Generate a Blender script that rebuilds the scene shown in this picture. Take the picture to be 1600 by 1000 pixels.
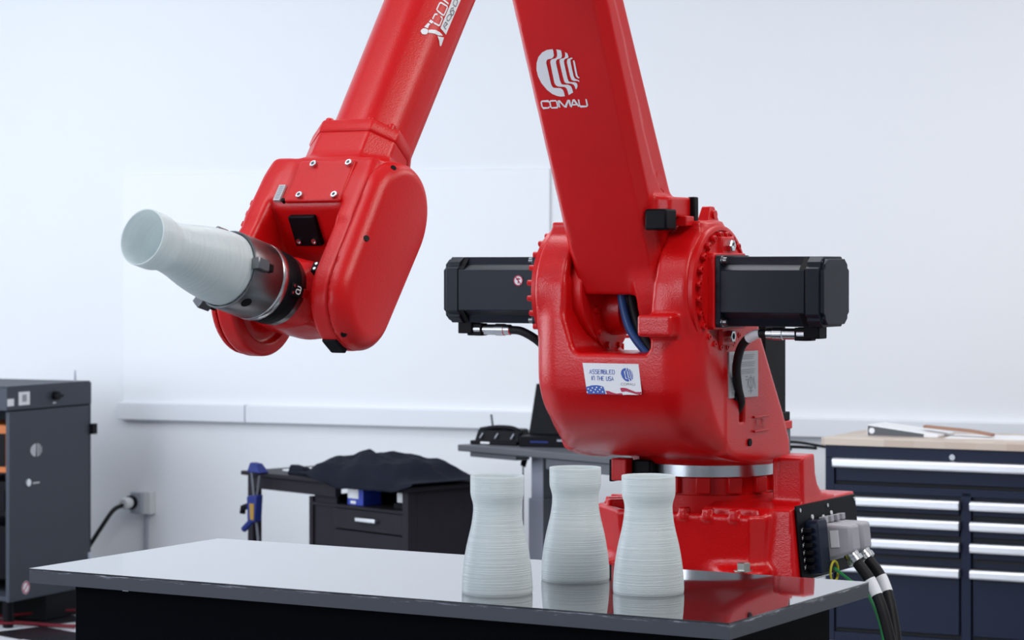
import bpy, bmesh, math, random
import numpy as np
from mathutils import Matrix, Vector

random.seed(4)
for _o in list(bpy.data.objects):
    bpy.data.objects.remove(_o, do_unlink=True)
scene = bpy.context.scene
COL = scene.collection
rad = math.radians

# ------------------------------------------------------------------ camera
cam_d = bpy.data.cameras.new('camera')
cam = bpy.data.objects.new('camera', cam_d)
COL.objects.link(cam)
cam.location = (0, 0, 1.65)
cam.rotation_euler = (rad(90), 0, 0)
cam_d.sensor_width = 36
cam_d.lens = 87.75
cam_d.shift_y = -0.053125
cam_d.clip_end = 100
cam_d.dof.use_dof = True
cam_d.dof.focus_distance = 6.3
cam_d.dof.aperture_fstop = 6.3
scene.camera = cam

# ------------------------------------------------------------------ world, lights, exposure
world = bpy.data.worlds.new('world')
scene.world = world
world.use_nodes = True
bg = world.node_tree.nodes['Background']
bg.inputs['Color'].default_value = (0.78, 0.87, 1.0, 1)
bg.inputs['Strength'].default_value = 0.30

def area(name, loc, target, sx, sy, power, color):
    d = bpy.data.lights.new(name, 'AREA')
    d.shape = 'RECTANGLE'
    d.size, d.size_y, d.energy, d.color = sx, sy, power, color
    o = bpy.data.objects.new(name, d)
    COL.objects.link(o)
    o.location = loc
    o.rotation_euler = (Vector(target) - Vector(loc)).to_track_quat('-Z', 'Y').to_euler()
    return o

# daylight through the window bank on the left of the room
area('window_daylight', (-4.4, 9.2, 2.1), (-0.6, 10.6, 1.4), 4.4, 2.6, 130, (0.86, 0.92, 1.0))
area('window_daylight', (-5.2, 3.0, 2.3), (0.5, 6.9, 1.4), 3.0, 1.8, 95, (0.80, 0.88, 1.0))
# ceiling lamps
area('ceiling_lamp_light', (1.9, 4.2, 3.85), (1.9, 4.2, 0), 1.2, 2.4, 75, (1.0, 0.95, 0.90))
area('ceiling_lamp_light', (-1.6, 4.6, 3.85), (-1.6, 4.6, 0), 1.2, 2.4, 32, (0.95, 0.97, 1.0))
area('ceiling_lamp_light', (0.4, 8.4, 3.85), (0.4, 8.4, 0), 2.4, 1.2, 45, (0.95, 0.97, 1.0))
area('ceiling_lamp_light', (3.4, 8.0, 3.85), (3.4, 8.0, 0), 1.2, 2.4, 50, (1.0, 0.96, 0.92))

scene.view_settings.view_transform = 'Standard'
scene.view_settings.look = 'None'
scene.view_settings.gamma = 1
scene.view_settings.use_curve_mapping = False
scene.view_settings.exposure = 0.31

# ------------------------------------------------------------------ materials
MATS = {}
def mat(name, col, rough=0.5, metal=0.0, bump=None, var=None, coat=0.0, sss=0.0, ior=1.5, spec=0.5):
    if name in MATS:
        return MATS[name]
    m = bpy.data.materials.new(name)
    m.use_nodes = True
    nt = m.node_tree
    b = nt.nodes['Principled BSDF']
    b.inputs['Base Color'].default_value = (*col, 1)
    b.inputs['Roughness'].default_value = rough
    b.inputs['Metallic'].default_value = metal
    b.inputs['IOR'].default_value = ior
    b.inputs['Coat Weight'].default_value = coat
    b.inputs['Specular IOR Level'].default_value = spec
    b.inputs['Coat Roughness'].default_value = 0.12
    if sss:
        b.inputs['Subsurface Weight'].default_value = sss
        b.inputs['Subsurface Radius'].default_value = (0.02, 0.02, 0.02)
        b.inputs['Subsurface Scale'].default_value = 1.0
    tc = nt.nodes.new('ShaderNodeTexCoord')
    if bump:
        sc, st, dist = bump
        n = nt.nodes.new('ShaderNodeTexNoise')
        n.inputs['Scale'].default_value = sc
        n.inputs['Detail'].default_value = 3
        nt.links.new(tc.outputs['Object'], n.inputs['Vector'])
        bp = nt.nodes.new('ShaderNodeBump')
        bp.inputs['Strength'].default_value = st
        bp.inputs['Distance'].default_value = dist
        nt.links.new(n.outputs['Fac'], bp.inputs['Height'])
        nt.links.new(bp.outputs['Normal'], b.inputs['Normal'])
    if var:
        sc, amt = var
        n2 = nt.nodes.new('ShaderNodeTexNoise')
        n2.inputs['Scale'].default_value = sc
        n2.inputs['Detail'].default_value = 5
        nt.links.new(tc.outputs['Object'], n2.inputs['Vector'])
        mx = nt.nodes.new('ShaderNodeMix')
        mx.data_type = 'RGBA'
        mx.inputs[6].default_value = (*[c * (1 - amt) for c in col], 1)
        mx.inputs[7].default_value = (*[min(1, c * (1 + amt)) for c in col], 1)
        nt.links.new(n2.outputs['Fac'], mx.inputs[0])
        nt.links.new(mx.outputs[2], b.inputs['Base Color'])
    MATS[name] = m
    return m

RED = mat('red_robot_paint', (0.60, 0.0045, 0.006), 0.30, bump=(300, 0.30, 0.002), var=(6, 0.10), spec=0.35)
RED_ROUGH = mat('red_cast_paint', (0.60, 0.0045, 0.006), 0.25, bump=(230, 0.26, 0.003), var=(8, 0.12), spec=0.42)
MOTOR = mat('black_motor_paint', (0.010, 0.013, 0.022), 0.40, bump=(600, 0.12, 0.001), spec=0.22)
BLACK = mat('black_plastic', (0.004, 0.004, 0.006), 0.5, spec=0.12)
CARCASS = mat('matt_black_board', (0.0022, 0.0024, 0.004), 0.6, spec=0.03)
RUBBER = mat('black_rubber', (0.006, 0.006, 0.008), 0.5, spec=0.25)
STEEL = mat('bright_steel', (0.62, 0.64, 0.66), 0.25, 1.0)
ZINC = mat('zinc_steel', (0.55, 0.55, 0.50), 0.35, 1.0)
DSTEEL = mat('dark_steel', (0.22, 0.225, 0.235), 0.32, 1.0, var=(30, 0.15))
WHITE = mat('white_print', (0.80, 0.82, 0.86), 0.45)
BLUEPRINT = mat('blue_print', (0.03, 0.10, 0.45), 0.5)
REDPRINT = mat('crimson_print', (0.45, 0.01, 0.06), 0.5)
GREYPRINT = mat('grey_print', (0.30, 0.31, 0.34), 0.6)
SILVERLABEL = mat('silver_label', (0.50, 0.51, 0.53), 0.4, 0.3)
BLUEHOSE = mat('blue_hose', (0.02, 0.10, 0.32), 0.4)
GREYPLASTIC = mat('grey_plastic', (0.36, 0.36, 0.40), 0.45, bump=(300, 0.1, 0.001))
YELLOW = mat('yellow_insulation', (0.55, 0.50, 0.02), 0.5)
GREEN = mat('green_insulation', (0.02, 0.30, 0.08), 0.5)
NAVY = mat('navy_steel_paint', (0.007, 0.013, 0.034), 0.40, bump=(500, 0.06, 0.001), spec=0.25)
NAVYGAP = mat('shadow_gap_black', (0.004, 0.005, 0.008), 0.7)
ALU = mat('brushed_aluminium', (0.85, 0.86, 0.88), 0.38, 1.0)
DESKDARK = mat('dark_brown_laminate', (0.020, 0.018, 0.024), 0.5, spec=0.12, var=(14, 0.2))
DESKGREY = mat('grey_laminate', (0.085, 0.09, 0.105), 0.45)
LEGGREY = mat('light_grey_metal', (0.33, 0.35, 0.42), 0.4)
LEGDARK = mat('dark_grey_metal', (0.10, 0.11, 0.13), 0.4)
CABGREY = mat('charcoal_cabinet_paint', (0.052, 0.060, 0.078), 0.5, spec=0.2, bump=(400, 0.08, 0.001))
CLOTH = mat('black_cloth', (0.008, 0.010, 0.019), 0.8, spec=0.12, bump=(90, 0.5, 0.006))
WALLM = mat('white_wall_paint', (0.78, 0.80, 0.825), 0.75, bump=(60, 0.03, 0.002))
PANELM = mat('white_board_paint', (0.79, 0.81, 0.835), 0.55)
RACEM = mat('white_raceway_plastic', (0.74, 0.765, 0.80), 0.5)
PAPER = mat('white_paper', (0.78, 0.79, 0.81), 0.6)
CRATEBLUE = mat('blue_carton', (0.02, 0.05, 0.40), 0.45)
ORANGE = mat('orange_housing', (0.50, 0.13, 0.02), 0.5)
REDWIRE = mat('red_cable_jacket', (0.11, 0.005, 0.012), 0.5, spec=0.2)
WOODBROWN = mat('brown_wood_piece', (0.32, 0.17, 0.11), 0.6, var=(12, 0.25))
OUTLETGREY = mat('outlet_grey', (0.34, 0.37, 0.42), 0.5)
OUTLETWHITE = mat('outlet_white', (0.62, 0.63, 0.64), 0.5)
BLUECLAMP = mat('blue_clamp_plastic', (0.018, 0.030, 0.16), 0.45, spec=0.2)
AMBER = mat('amber_clamp_plastic', (0.30, 0.17, 0.02), 0.5)
SCREEN = mat('dark_screen', (0.006, 0.007, 0.009), 0.55, spec=0.12)

def vase_material():
    m = mat('milky_printed_plastic', (0.72, 0.80, 0.77), 0.32)
    nt = m.node_tree
    b = nt.nodes['Principled BSDF']
    tc = nt.nodes.new('ShaderNodeTexCoord')
    sep = nt.nodes.new('ShaderNodeSeparateXYZ')
    nt.links.new(tc.outputs['Object'], sep.inputs[0])
    mp = nt.nodes.new('ShaderNodeMapping')
    mp.inputs['Scale'].default_value = (4, 4, 520)
    nt.links.new(tc.outputs['Object'], mp.inputs['Vector'])
    n = nt.nodes.new('ShaderNodeTexNoise')
    n.inputs['Scale'].default_value = 1.0
    n.inputs['Detail'].default_value = 2
    nt.links.new(mp.outputs[0], n.inputs['Vector'])
    bp = nt.nodes.new('ShaderNodeBump')
    bp.inputs['Strength'].default_value = 0.9
    bp.inputs['Distance'].default_value = 0.0018
    nt.links.new(n.outputs['Fac'], bp.inputs['Height'])
    nt.links.new(bp.outputs['Normal'], b.inputs['Normal'])
    mx = nt.nodes.new('ShaderNodeMix')
    mx.data_type = 'RGBA'
    mx.inputs[6].default_value = (0.62, 0.69, 0.71, 1)
    mx.inputs[7].default_value = (0.97, 1.0, 1.0, 1)
    nt.links.new(n.outputs['Fac'], mx.inputs[0])
    nt.links.new(mx.outputs[2], b.inputs['Base Color'])
    tr = nt.nodes.new('ShaderNodeBsdfTranslucent')
    tr.inputs['Color'].default_value = (0.94, 1.0, 1.0, 1)
    ms = nt.nodes.new('ShaderNodeMixShader')
    ms.inputs[0].default_value = 0.38
    nt.links.new(b.outputs[0], ms.inputs[1])
    nt.links.new(tr.outputs[0], ms.inputs[2])
    nt.links.new(ms.outputs[0], nt.nodes['Material Output'].inputs['Surface'])
    return m
VASE = vase_material()

def table_top_material():
    m = mat('glossy_black_laminate', (0.020, 0.021, 0.026), 0.03, ior=2.0, coat=0.75)
    m.node_tree.nodes['Principled BSDF'].inputs['Coat Roughness'].default_value = 0.02
    m.node_tree.nodes['Principled BSDF'].inputs['Coat IOR'].default_value = 1.6
    return m
TABLETOP = table_top_material()

def edge_material():
    # worn edge band: dark laminate with chipped pale nicks along its upper arris
    m = mat('worn_edge_band', (0.045, 0.050, 0.066), 0.5)
    nt = m.node_tree
    b = nt.nodes['Principled BSDF']
    tc = nt.nodes.new('ShaderNodeTexCoord')
    sep = nt.nodes.new('ShaderNodeSeparateXYZ')
    nt.links.new(tc.outputs['Object'], sep.inputs[0])
    mp = nt.nodes.new('ShaderNodeMapping')
    mp.inputs['Scale'].default_value = (9, 9, 160)
    nt.links.new(tc.outputs['Object'], mp.inputs['Vector'])
    n = nt.nodes.new('ShaderNodeTexNoise')
    n.inputs['Scale'].default_value = 1.6
    n.inputs['Detail'].default_value = 8
    n.inputs['Roughness'].default_value = 0.75
    nt.links.new(mp.outputs[0], n.inputs['Vector'])
    mr = nt.nodes.new('ShaderNodeMapRange')     # only the top 12 mm chip
    mr.inputs['From Min'].default_value = -0.020
    mr.inputs['From Max'].default_value = -0.004
    mr.inputs['To Min'].default_value = -0.20
    mr.inputs['To Max'].default_value = 0.0
    nt.links.new(sep.outputs['Z'], mr.inputs['Value'])
    ad = nt.nodes.new('ShaderNodeMath')
    ad.operation = 'ADD'
    nt.links.new(n.outputs['Fac'], ad.inputs[0])
    nt.links.new(mr.outputs[0], ad.inputs[1])
    rp = nt.nodes.new('ShaderNodeValToRGB')
    rp.color_ramp.elements[0].position = 0.50
    rp.color_ramp.elements[0].color = (0.045, 0.050, 0.066, 1)
    rp.color_ramp.elements[1].position = 0.60
    rp.color_ramp.elements[1].color = (0.42, 0.45, 0.52, 1)
    nt.links.new(ad.outputs[0], rp.inputs[0])
    nt.links.new(rp.outputs[0], b.inputs['Base Color'])
    return m
EDGEBAND = edge_material()

def checker_material():
    m = mat('checker_vinyl', (0.7, 0.7, 0.7), 0.28)
    nt = m.node_tree
    b = nt.nodes['Principled BSDF']
    tc = nt.nodes.new('ShaderNodeTexCoord')
    ck = nt.nodes.new('ShaderNodeTexChecker')
    ck.inputs['Scale'].default_value = 1 / 0.305
    ck.inputs['Color1'].default_value = (0.72, 0.74, 0.78, 1)
    ck.inputs['Color2'].default_value = (0.015, 0.016, 0.02, 1)
    nt.links.new(tc.outputs['Object'], ck.inputs['Vector'])
    nt.links.new(ck.outputs['Color'], b.inputs['Base Color'])
    return m
CHECKER = checker_material()
TILEW = mat('white_vinyl_tile', (0.72, 0.74, 0.78), 0.28, var=(5, 0.05))
TILEB = mat('black_vinyl_tile', (0.015, 0.016, 0.02), 0.28)

def butcher_material():
    m = mat('butcher_block', (0.55, 0.46, 0.38), 0.5)
    nt = m.node_tree
    b = nt.nodes['Principled BSDF']
    tc = nt.nodes.new('ShaderNodeTexCoord')
    br = nt.nodes.new('ShaderNodeTexBrick')
    br.inputs['Color1'].default_value = (0.60, 0.52, 0.44, 1)
    br.inputs['Color2'].default_value = (0.48, 0.38, 0.31, 1)
    br.inputs['Mortar'].default_value = (0.50, 0.42, 0.35, 1)
    br.inputs['Mortar Size'].default_value = 0.0
    br.inputs['Scale'].default_value = 4
    nt.links.new(tc.outputs['Object'], br.inputs['Vector'])
    nt.links.new(br.outputs['Color'], b.inputs['Base Color'])
    return m
BUTCHER = butcher_material()

# ------------------------------------------------------------------ mesh helpers
IDF = (np.zeros(3), np.eye(3))

def frame_apply(fr, v):
    o, m = fr                       # columns of m are the frame's axes
    return np.asarray(v, float) @ np.asarray(m).T + np.asarray(o)

def link(name, me, material, parent=None):
    o = bpy.data.objects.new(name, me)
    COL.objects.link(o)
    if material is not None and len(me.materials) == 0:
        me.materials.append(material)
    if parent is not None:
        o.parent = parent
    return o

def mk(name, verts, faces, material, parent=None, fr=IDF, smooth=35, bevel=0.0, seg=2):
    v = frame_apply(fr, verts)
    if np.linalg.det(np.asarray(fr[1])) < 0:
        faces = [f[::-1] for f in faces]
    me = bpy.data.meshes.new(name)
    me.from_pydata(v.tolist(), [], [list(map(int, f)) for f in faces])
    me.validate()
    me.update()
    if smooth:
        me.polygons.foreach_set('use_smooth', [True] * len(me.polygons))
        me.set_sharp_from_angle(angle=rad(smooth))
    o = link(name, me, material, parent)
    if bevel:
        md = o.modifiers.new('bevel', 'BEVEL')
        md.width, md.segments, md.limit_method = bevel, seg, 'ANGLE'
        md.angle_limit = rad(40)
        md.harden_normals = False
    return o

class G:
    """collects primitive shapes of ONE part"""
    def __init__(s):
        s.v, s.f = [], []
    def add(s, v, f):
        n = len(s.v)
        s.v.extend([tuple(map(float, p)) for p in v])
        s.f.extend([[i + n for i in q] for q in f])
        return s
    def box(s, x0, x1, y0, y1, z0, z1):
        v = [(x0,y0,z0),(x1,y0,z0),(x1,y1,z0),(x0,y1,z0),(x0,y0,z1),(x1,y0,z1),(x1,y1,z1),(x0,y1,z1)]
        return s.add(v, [[0,3,2,1],[4,5,6,7],[0,1,5,4],[1,2,6,5],[2,3,7,6],[3,0,4,7]])
    def hexa(s, bottom, top):
        v = list(bottom) + list(top)
        return s.add(v, [[0,3,2,1],[4,5,6,7],[0,1,5,4],[1,2,6,5],[2,3,7,6],[3,0,4,7]])
    def prism(s, poly, axis, h0, h1, scale1=1.0, c=(0, 0)):
        """poly: 2-D points in the two other axes (cyclic order), extruded along axis"""
        a, b = [(1, 2), (2, 0), (0, 1)][axis]
        area2 = sum(p[0]*q[1]-q[0]*p[1] for p, q in zip(poly, poly[1:]+poly[:1]))
        if area2 < 0:
            poly = poly[::-1]
        n = len(poly); v = []
        for h, sc in ((h0, 1.0), (h1, scale1)):
            for p in poly:
                q = [0, 0, 0]; q[a] = c[0]+(p[0]-c[0])*sc; q[b] = c[1]+(p[1]-c[1])*sc; q[axis] = h
                v.append(q)
        f = [list(range(n))[::-1], list(range(n, 2*n))]
        f += [[i, (i+1) % n, n+(i+1) % n, n+i] for i in range(n)]
        return s.add(v, f)
    def lathe(s, prof, axis=2, c=(0, 0, 0), n=48, caps=True, a0=0.0):
        """prof: (radius, height) list along axis, bottom to top"""
        a, b = [(1, 2), (2, 0), (0, 1)][axis]
        v = []
        for r, h in prof:
            for i in range(n):
                t = a0 + 2*math.pi*i/n
                q = [c[0], c[1], c[2]]
                q[a] += r*math.cos(t); q[b] += r*math.sin(t); q[axis] += h
                v.append(q)
        f = []
        for k in range(len(prof)-1):
            for i in range(n):
                j = (i+1) % n
                f.append([k*n+i, k*n+j, (k+1)*n+j, (k+1)*n+i])
        if caps:
            f.append(list(range(n))[::-1])
            m = (len(prof)-1)*n
            f.append(list(range(m, m+n)))
        return s.add(v, f)
    def cyl(s, axis, c, r, h0, h1, n=24, ch=0.0):
        if ch:
            return s.lathe([(r-ch, h0), (r, h0+ch), (r, h1-ch), (r-ch, h1)], axis, c, n)
        return s.lathe([(r, h0), (r, h1)], axis, c, n)
    def tube(s, pts, r, n=10, caps=True):
        pts = [Vector(p) for p in pts]
        rs = r if isinstance(r, (list, tuple)) else [r]*len(pts)
        v = []; up = None
        for i, p in enumerate(pts):
            t = (pts[min(i+1, len(pts)-1)] - pts[max(i-1, 0)]).normalized()
            if up is None:
                up = t.orthogonal().normalized()
            up = (up - t*up.dot(t)).normalized()
            w = t.cross(up)
            for k in range(n):
                an = 2*math.pi*k/n
                v.append(p + (up*math.cos(an) + w*math.sin(an))*rs[i])
        f = []
        for i in range(len(pts)-1):
            for k in range(n):
                j = (k+1) % n
                f.append([i*n+k, i*n+j, (i+1)*n+j, (i+1)*n+k])
        if caps:
            f.append(list(range(n))[::-1]); f.append(list(range((len(pts)-1)*n, len(pts)*n)))
        return s.add([tuple(q) for q in v], f)
    def build(s, name, material, parent=None, fr=IDF, **k):
        return mk(name, s.v, s.f, material, parent, fr, **k)

def spline(pts, n=8):
    """Catmull-Rom through the points"""
    P = [np.array(p, float) for p in pts]
    P = [2*P[0]-P[1]] + P + [2*P[-1]-P[-2]]
    out = []
    for i in range(1, len(P)-2):
        for k in range(n):
            t = k/n
            out.append(0.5*((2*P[i]) + (P[i+1]-P[i-1])*t + (2*P[i-1]-5*P[i]+4*P[i+1]-P[i+2])*t*t
                            + (3*P[i]-P[i-1]-3*P[i+1]+P[i+2])*t**3))
    out.append(P[-2])
    return [tuple(p) for p in out]

def circle(cx, cy, r, n=24, a0=0.0, a1=2*math.pi, close=False):
    m = n if not close else n+1
    return [(cx+r*math.cos(a0+(a1-a0)*i/n), cy+r*math.sin(a0+(a1-a0)*i/n)) for i in range(m)]

def rrect(x0, x1, y0, y1, r, n=5):
    out = []
    for cx, cy, a in ((x1-r, y1-r, 0), (x0+r, y1-r, 90), (x0+r, y0+r, 180), (x1-r, y0+r, 270)):
        for i in range(n+1):
            t = rad(a + 90*i/n)
            out.append((cx+r*math.cos(t), cy+r*math.sin(t)))
    return out

# flat print: filled polygons and stroked lines, mapped through fn(u, v) -> 3-D point
def flat_fill(polys, fn):
    v, f = [], []
    for p in polys:
        n = len(v)
        v += [fn(*q) for q in p]
        f.append(list(range(n, n+len(p))))
    return v, f

def flat_stroke(lines, w, fn):
    v, f = [], []
    for l in lines:
        P = [np.array(p, float) for p in l]
        n0 = len(v)
        for i, p in enumerate(P):
            a = P[max(i-1, 0)]; b = P[min(i+1, len(P)-1)]
            if i in (0, len(P)-1) and np.allclose(P[0], P[-1]) and len(P) > 2:
                a, b = P[-2], P[1]
            t = b-a; t = t/(np.linalg.norm(t)+1e-9)
            nrm = np.array([-t[1], t[0]])
            k = 1.0
            if 0 < i < len(P)-1:
                d1 = (p-a)/(np.linalg.norm(p-a)+1e-9)
                k = 1/max(0.6, abs(d1 @ t))
            v.append(fn(*(p+nrm*w*k/2))); v.append(fn(*(p-nrm*w*k/2)))
        for i in range(len(P)-1):
            f.append([n0+2*i, n0+2*i+1, n0+2*i+3, n0+2*i+2])
    return v, f

def wrap_fill(polys, fn, step=.007):
    """filled shapes cut fine enough to follow a curved surface"""
    bm = bmesh.new()
    for p in polys:
        bm.faces.new([bm.verts.new((q[0], q[1], 0)) for q in p])
    bmesh.ops.triangulate(bm, faces=bm.faces[:])
    for _ in range(6):
        es = [e for e in bm.edges if e.calc_length() > step]
        if not es:
            break
        bmesh.ops.subdivide_edges(bm, edges=es, cuts=1)
        bmesh.ops.triangulate(bm, faces=[f for f in bm.faces if len(f.verts) > 3])
    bm.verts.index_update()
    v = [fn(w.co.x, w.co.y) for w in bm.verts]
    f = [[w.index for w in q.verts] for q in bm.faces]
    bm.free()
    return v, f

def dense(lines, step=.006):
    out = []
    for l in lines:
        n = [tuple(l[0])]
        for p, q in zip(l, l[1:]):
            k = max(1, int(math.hypot(q[0]-p[0], q[1]-p[1])/step))
            n += [(p[0]+(q[0]-p[0])*i/k, p[1]+(q[1]-p[1])*i/k) for i in range(1, k+1)]
        out.append(n)
    return out

FONT = {  # stroke letters in a 1 x 1.3 cell
 'A': [[(0,0),(.5,1.3),(1,0)], [(.2,.45),(.8,.45)]],
 'S': [[(1,1.15),(.8,1.3),(.2,1.3),(0,1.1),(.1,.8),(.9,.55),(1,.25),(.8,0),(.2,0),(0,.15)]],
 'E': [[(1,1.3),(0,1.3),(0,0),(1,0)], [(0,.65),(.8,.65)]],
 'M': [[(0,0),(0,1.1),(.2,1.3),(.5,1.2),(.5,.1)], [(.5,1.2),(.8,1.3),(1,1.1),(1,0)]],
 'B': [[(0,0),(0,1.3),(.7,1.3),(.85,1.0),(.7,.7),(0,.7)], [(.7,.7),(1,.4),(.8,0),(0,0)]],
 'L': [[(0,1.3),(0,0),(1,0)]],
 'D': [[(0,0),(0,1.3),(.7,1.3),(1,1),(1,.3),(.7,0),(0,0)]],
 'I': [[(.5,0),(.5,1.3)]],
 'N': [[(0,0),(0,1.1),(.2,1.3),(.8,1.3),(1,1.1),(1,0)]],
 'T': [[(0,1.3),(1,1.3)], [(.5,1.3),(.5,0)]],
 'H': [[(0,0),(0,1.3)], [(1,0),(1,1.3)], [(0,.65),(1,.65)]],
 'U': [[(0,1.3),(0,.2),(.2,0),(.8,0),(1,.2),(1,1.3)]],
 'C': [[(1,1.1),(.85,1.3),(.15,1.3),(0,1.1),(0,.2),(.15,0),(.85,0),(1,.2)]],
 'O': [[(0,.2),(0,1.1),(.15,1.3),(.85,1.3),(1,1.1),(1,.2),(.85,0),(.15,0),(0,.2)]],
 '6': [[(.9,1.3),(.2,1.3),(0,1.1),(0,.2),(.2,0),(.8,0),(1,.2),(1,.6),(.8,.75),(0,.75)]],
 '5': [[(1,1.3),(0,1.3),(0,.75),(.75,.75),(1,.55),(1,.2),(.75,0),(0,0)]],
 '4': [[(.7,0),(.7,1.3),(0,.4),(1,.4)]],
}
def word(text, x0, y0, x1, h, gap=.35):
    """strokes for a word between x0 and x1 on baseline y0, letter height h"""
    n = len(text)
    widths = [(.5 if c == ' ' else .25 if c == 'I' else 1.0) for c in text]
    tot = sum(widths) + gap*(n-1)
    k = (x1-x0)/tot; x = x0; out = []
    for c, w in zip(text, widths):
        if c != ' ':
            for l in FONT[c]:
                out.append([(x + (p[0]*w if c != 'I' else w/2)*k, y0 + p[1]/1.3*h) for p in l])
        x += (w+gap)*k
    return out

# ------------------------------------------------------------------ distance-field castings
def sd_box(x, y, z, c, h, r=0.0):
    qx = np.abs(x-c[0])-h[0]+r; qy = np.abs(y-c[1])-h[1]+r; qz = np.abs(z-c[2])-h[2]+r
    return np.sqrt(np.maximum(qx,0)**2+np.maximum(qy,0)**2+np.maximum(qz,0)**2) + np.minimum(np.maximum(np.maximum(qx,qy),qz),0) - r
def sd_span(d2, t, t0, t1, r=0.0):
    """extrude a 2-D distance between t0 and t1 with edge radius r"""
    q = np.abs(t-(t0+t1)/2)-(t1-t0)/2+r
    p = d2+r
    return np.sqrt(np.maximum(p,0)**2+np.maximum(q,0)**2)+np.minimum(np.maximum(p,q),0)-r
def sd_circ(a, b, ca, cb, r):
    return np.sqrt((a-ca)**2+(b-cb)**2)-r
def sd_caps(a, b, pa, pb, ra, rb):
    """2-D hull of two circles (linear blend of radius along the axis)"""
    dx, dy = pb[0]-pa[0], pb[1]-pa[1]
    L2 = dx*dx+dy*dy
    t = np.clip(((a-pa[0])*dx+(b-pa[1])*dy)/L2, 0, 1)
    return np.sqrt((a-pa[0]-t*dx)**2+(b-pa[1]-t*dy)**2)-(ra+(rb-ra)*t)
def sd_poly(a, b, pts):
    d = np.full(a.shape, 1e9); s = np.ones(a.shape)
    n = len(pts)
    for i in range(n):
        vi, vj = pts[i], pts[i-1]
        ex, ey = vj[0]-vi[0], vj[1]-vi[1]
        wx, wy = a-vi[0], b-vi[1]
        t = np.clip((wx*ex+wy*ey)/(ex*ex+ey*ey), 0, 1)
        d = np.minimum(d, (wx-ex*t)**2+(wy-ey*t)**2)
        c1 = b >= vi[1]; c2 = b < vj[1]; c3 = ex*wy > ey*wx
        flip = (c1 & c2 & c3) | (~c1 & ~c2 & ~c3)
        s = np.where(flip, -s, s)
    return s*np.sqrt(d)
def smin(a, b, k):
    h = np.clip(0.5+0.5*(b-a)/k, 0, 1)
    return b*(1-h)+a*h-k*h*(1-h)
def smax(a, b, k):
    return -smin(-a, -b, k)
def rmax(a, b, r):
    u = np.maximum(a+r, 0); w = np.maximum(b+r, 0)
    return np.minimum(-r, np.maximum(a, b))+np.sqrt(u*u+w*w)

def sdf_mesh(f, lo, hi, h):
    lo = np.array(lo, float); hi = np.array(hi, float)
    n = np.ceil((hi-lo)/h).astype(int)+1
    ax = [lo[i]+h*np.arange(n[i]) for i in range(3)]
    X, Y, Z = np.meshgrid(*ax, indexing='ij')
    V = f(X, Y, Z)
    ins = V < 0
    nc = n-1
    cnt = np.zeros(nc, int)
    for i in (0,1):
        for j in (0,1):
            for k in (0,1):
                cnt += ins[i:nc[0]+i, j:nc[1]+j, k:nc[2]+k]
    act = (cnt > 0) & (cnt < 8)
    idx = -np.ones(nc, int)
    cells = np.argwhere(act)
    idx[act] = np.arange(len(cells))
    acc = np.zeros((len(cells), 3)); num = np.zeros(len(cells))
    corners = [(i,j,k) for i in (0,1) for j in (0,1) for k in (0,1)]
    for c in corners:
        for axis in range(3):
            if c[axis] == 0:
                d = list(c); d[axis] = 1
                va = V[cells[:,0]+c[0], cells[:,1]+c[1], cells[:,2]+c[2]]
                vb = V[cells[:,0]+d[0], cells[:,1]+d[1], cells[:,2]+d[2]]
                m = (va < 0) != (vb < 0)
                t = np.where(m, va/np.where(m, va-vb, 1), 0)
                p = np.tile(np.array(c, float), (len(cells), 1)); p[:, axis] = t
                acc += np.where(m[:, None], p, 0); num += m
    P = lo + h*(cells + acc/num[:, None])
    eps = h*0.25
    for _ in range(2):           # settle the vertices on the surface
        v0 = f(P[:,0], P[:,1], P[:,2])
        g = np.stack([(f(P[:,0]+eps*(a==0), P[:,1]+eps*(a==1), P[:,2]+eps*(a==2)) - f(P[:,0]-eps*(a==0), P[:,1]-eps*(a==1), P[:,2]-eps*(a==2)))/(2*eps) for a in range(3)], 1)
        g2 = np.maximum((g*g).sum(1), 0.25)
        P = P - np.clip(v0/g2, -h/2, h/2)[:, None]*g
    faces = []
    for axis in range(3):
        sl0 = [slice(None)]*3; sl1 = [slice(None)]*3
        sl0[axis] = slice(0, nc[axis]); sl1[axis] = slice(1, n[axis])
        a = ins[tuple(sl0)]; b = ins[tuple(sl1)]
        E = np.argwhere(a != b)
        o1, o2 = [(1,2),(2,0),(0,1)][axis]
        ok = (E[:,o1] > 0) & (E[:,o2] > 0) & (E[:,o1] < nc[o1]) & (E[:,o2] < nc[o2])
        E = E[ok]
        sign = ins[E[:,0], E[:,1], E[:,2]]
        def cell(d1, d2):
            q = E.copy(); q[:,o1] -= d1; q[:,o2] -= d2
            return idx[q[:,0], q[:,1], q[:,2]]
        Q = np.stack([cell(1,1), cell(0,1), cell(0,0), cell(1,0)], 1)
        Q = np.where(sign[:,None], Q, Q[:, ::-1])
        faces.append(Q)
    return P, np.concatenate(faces)

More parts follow.
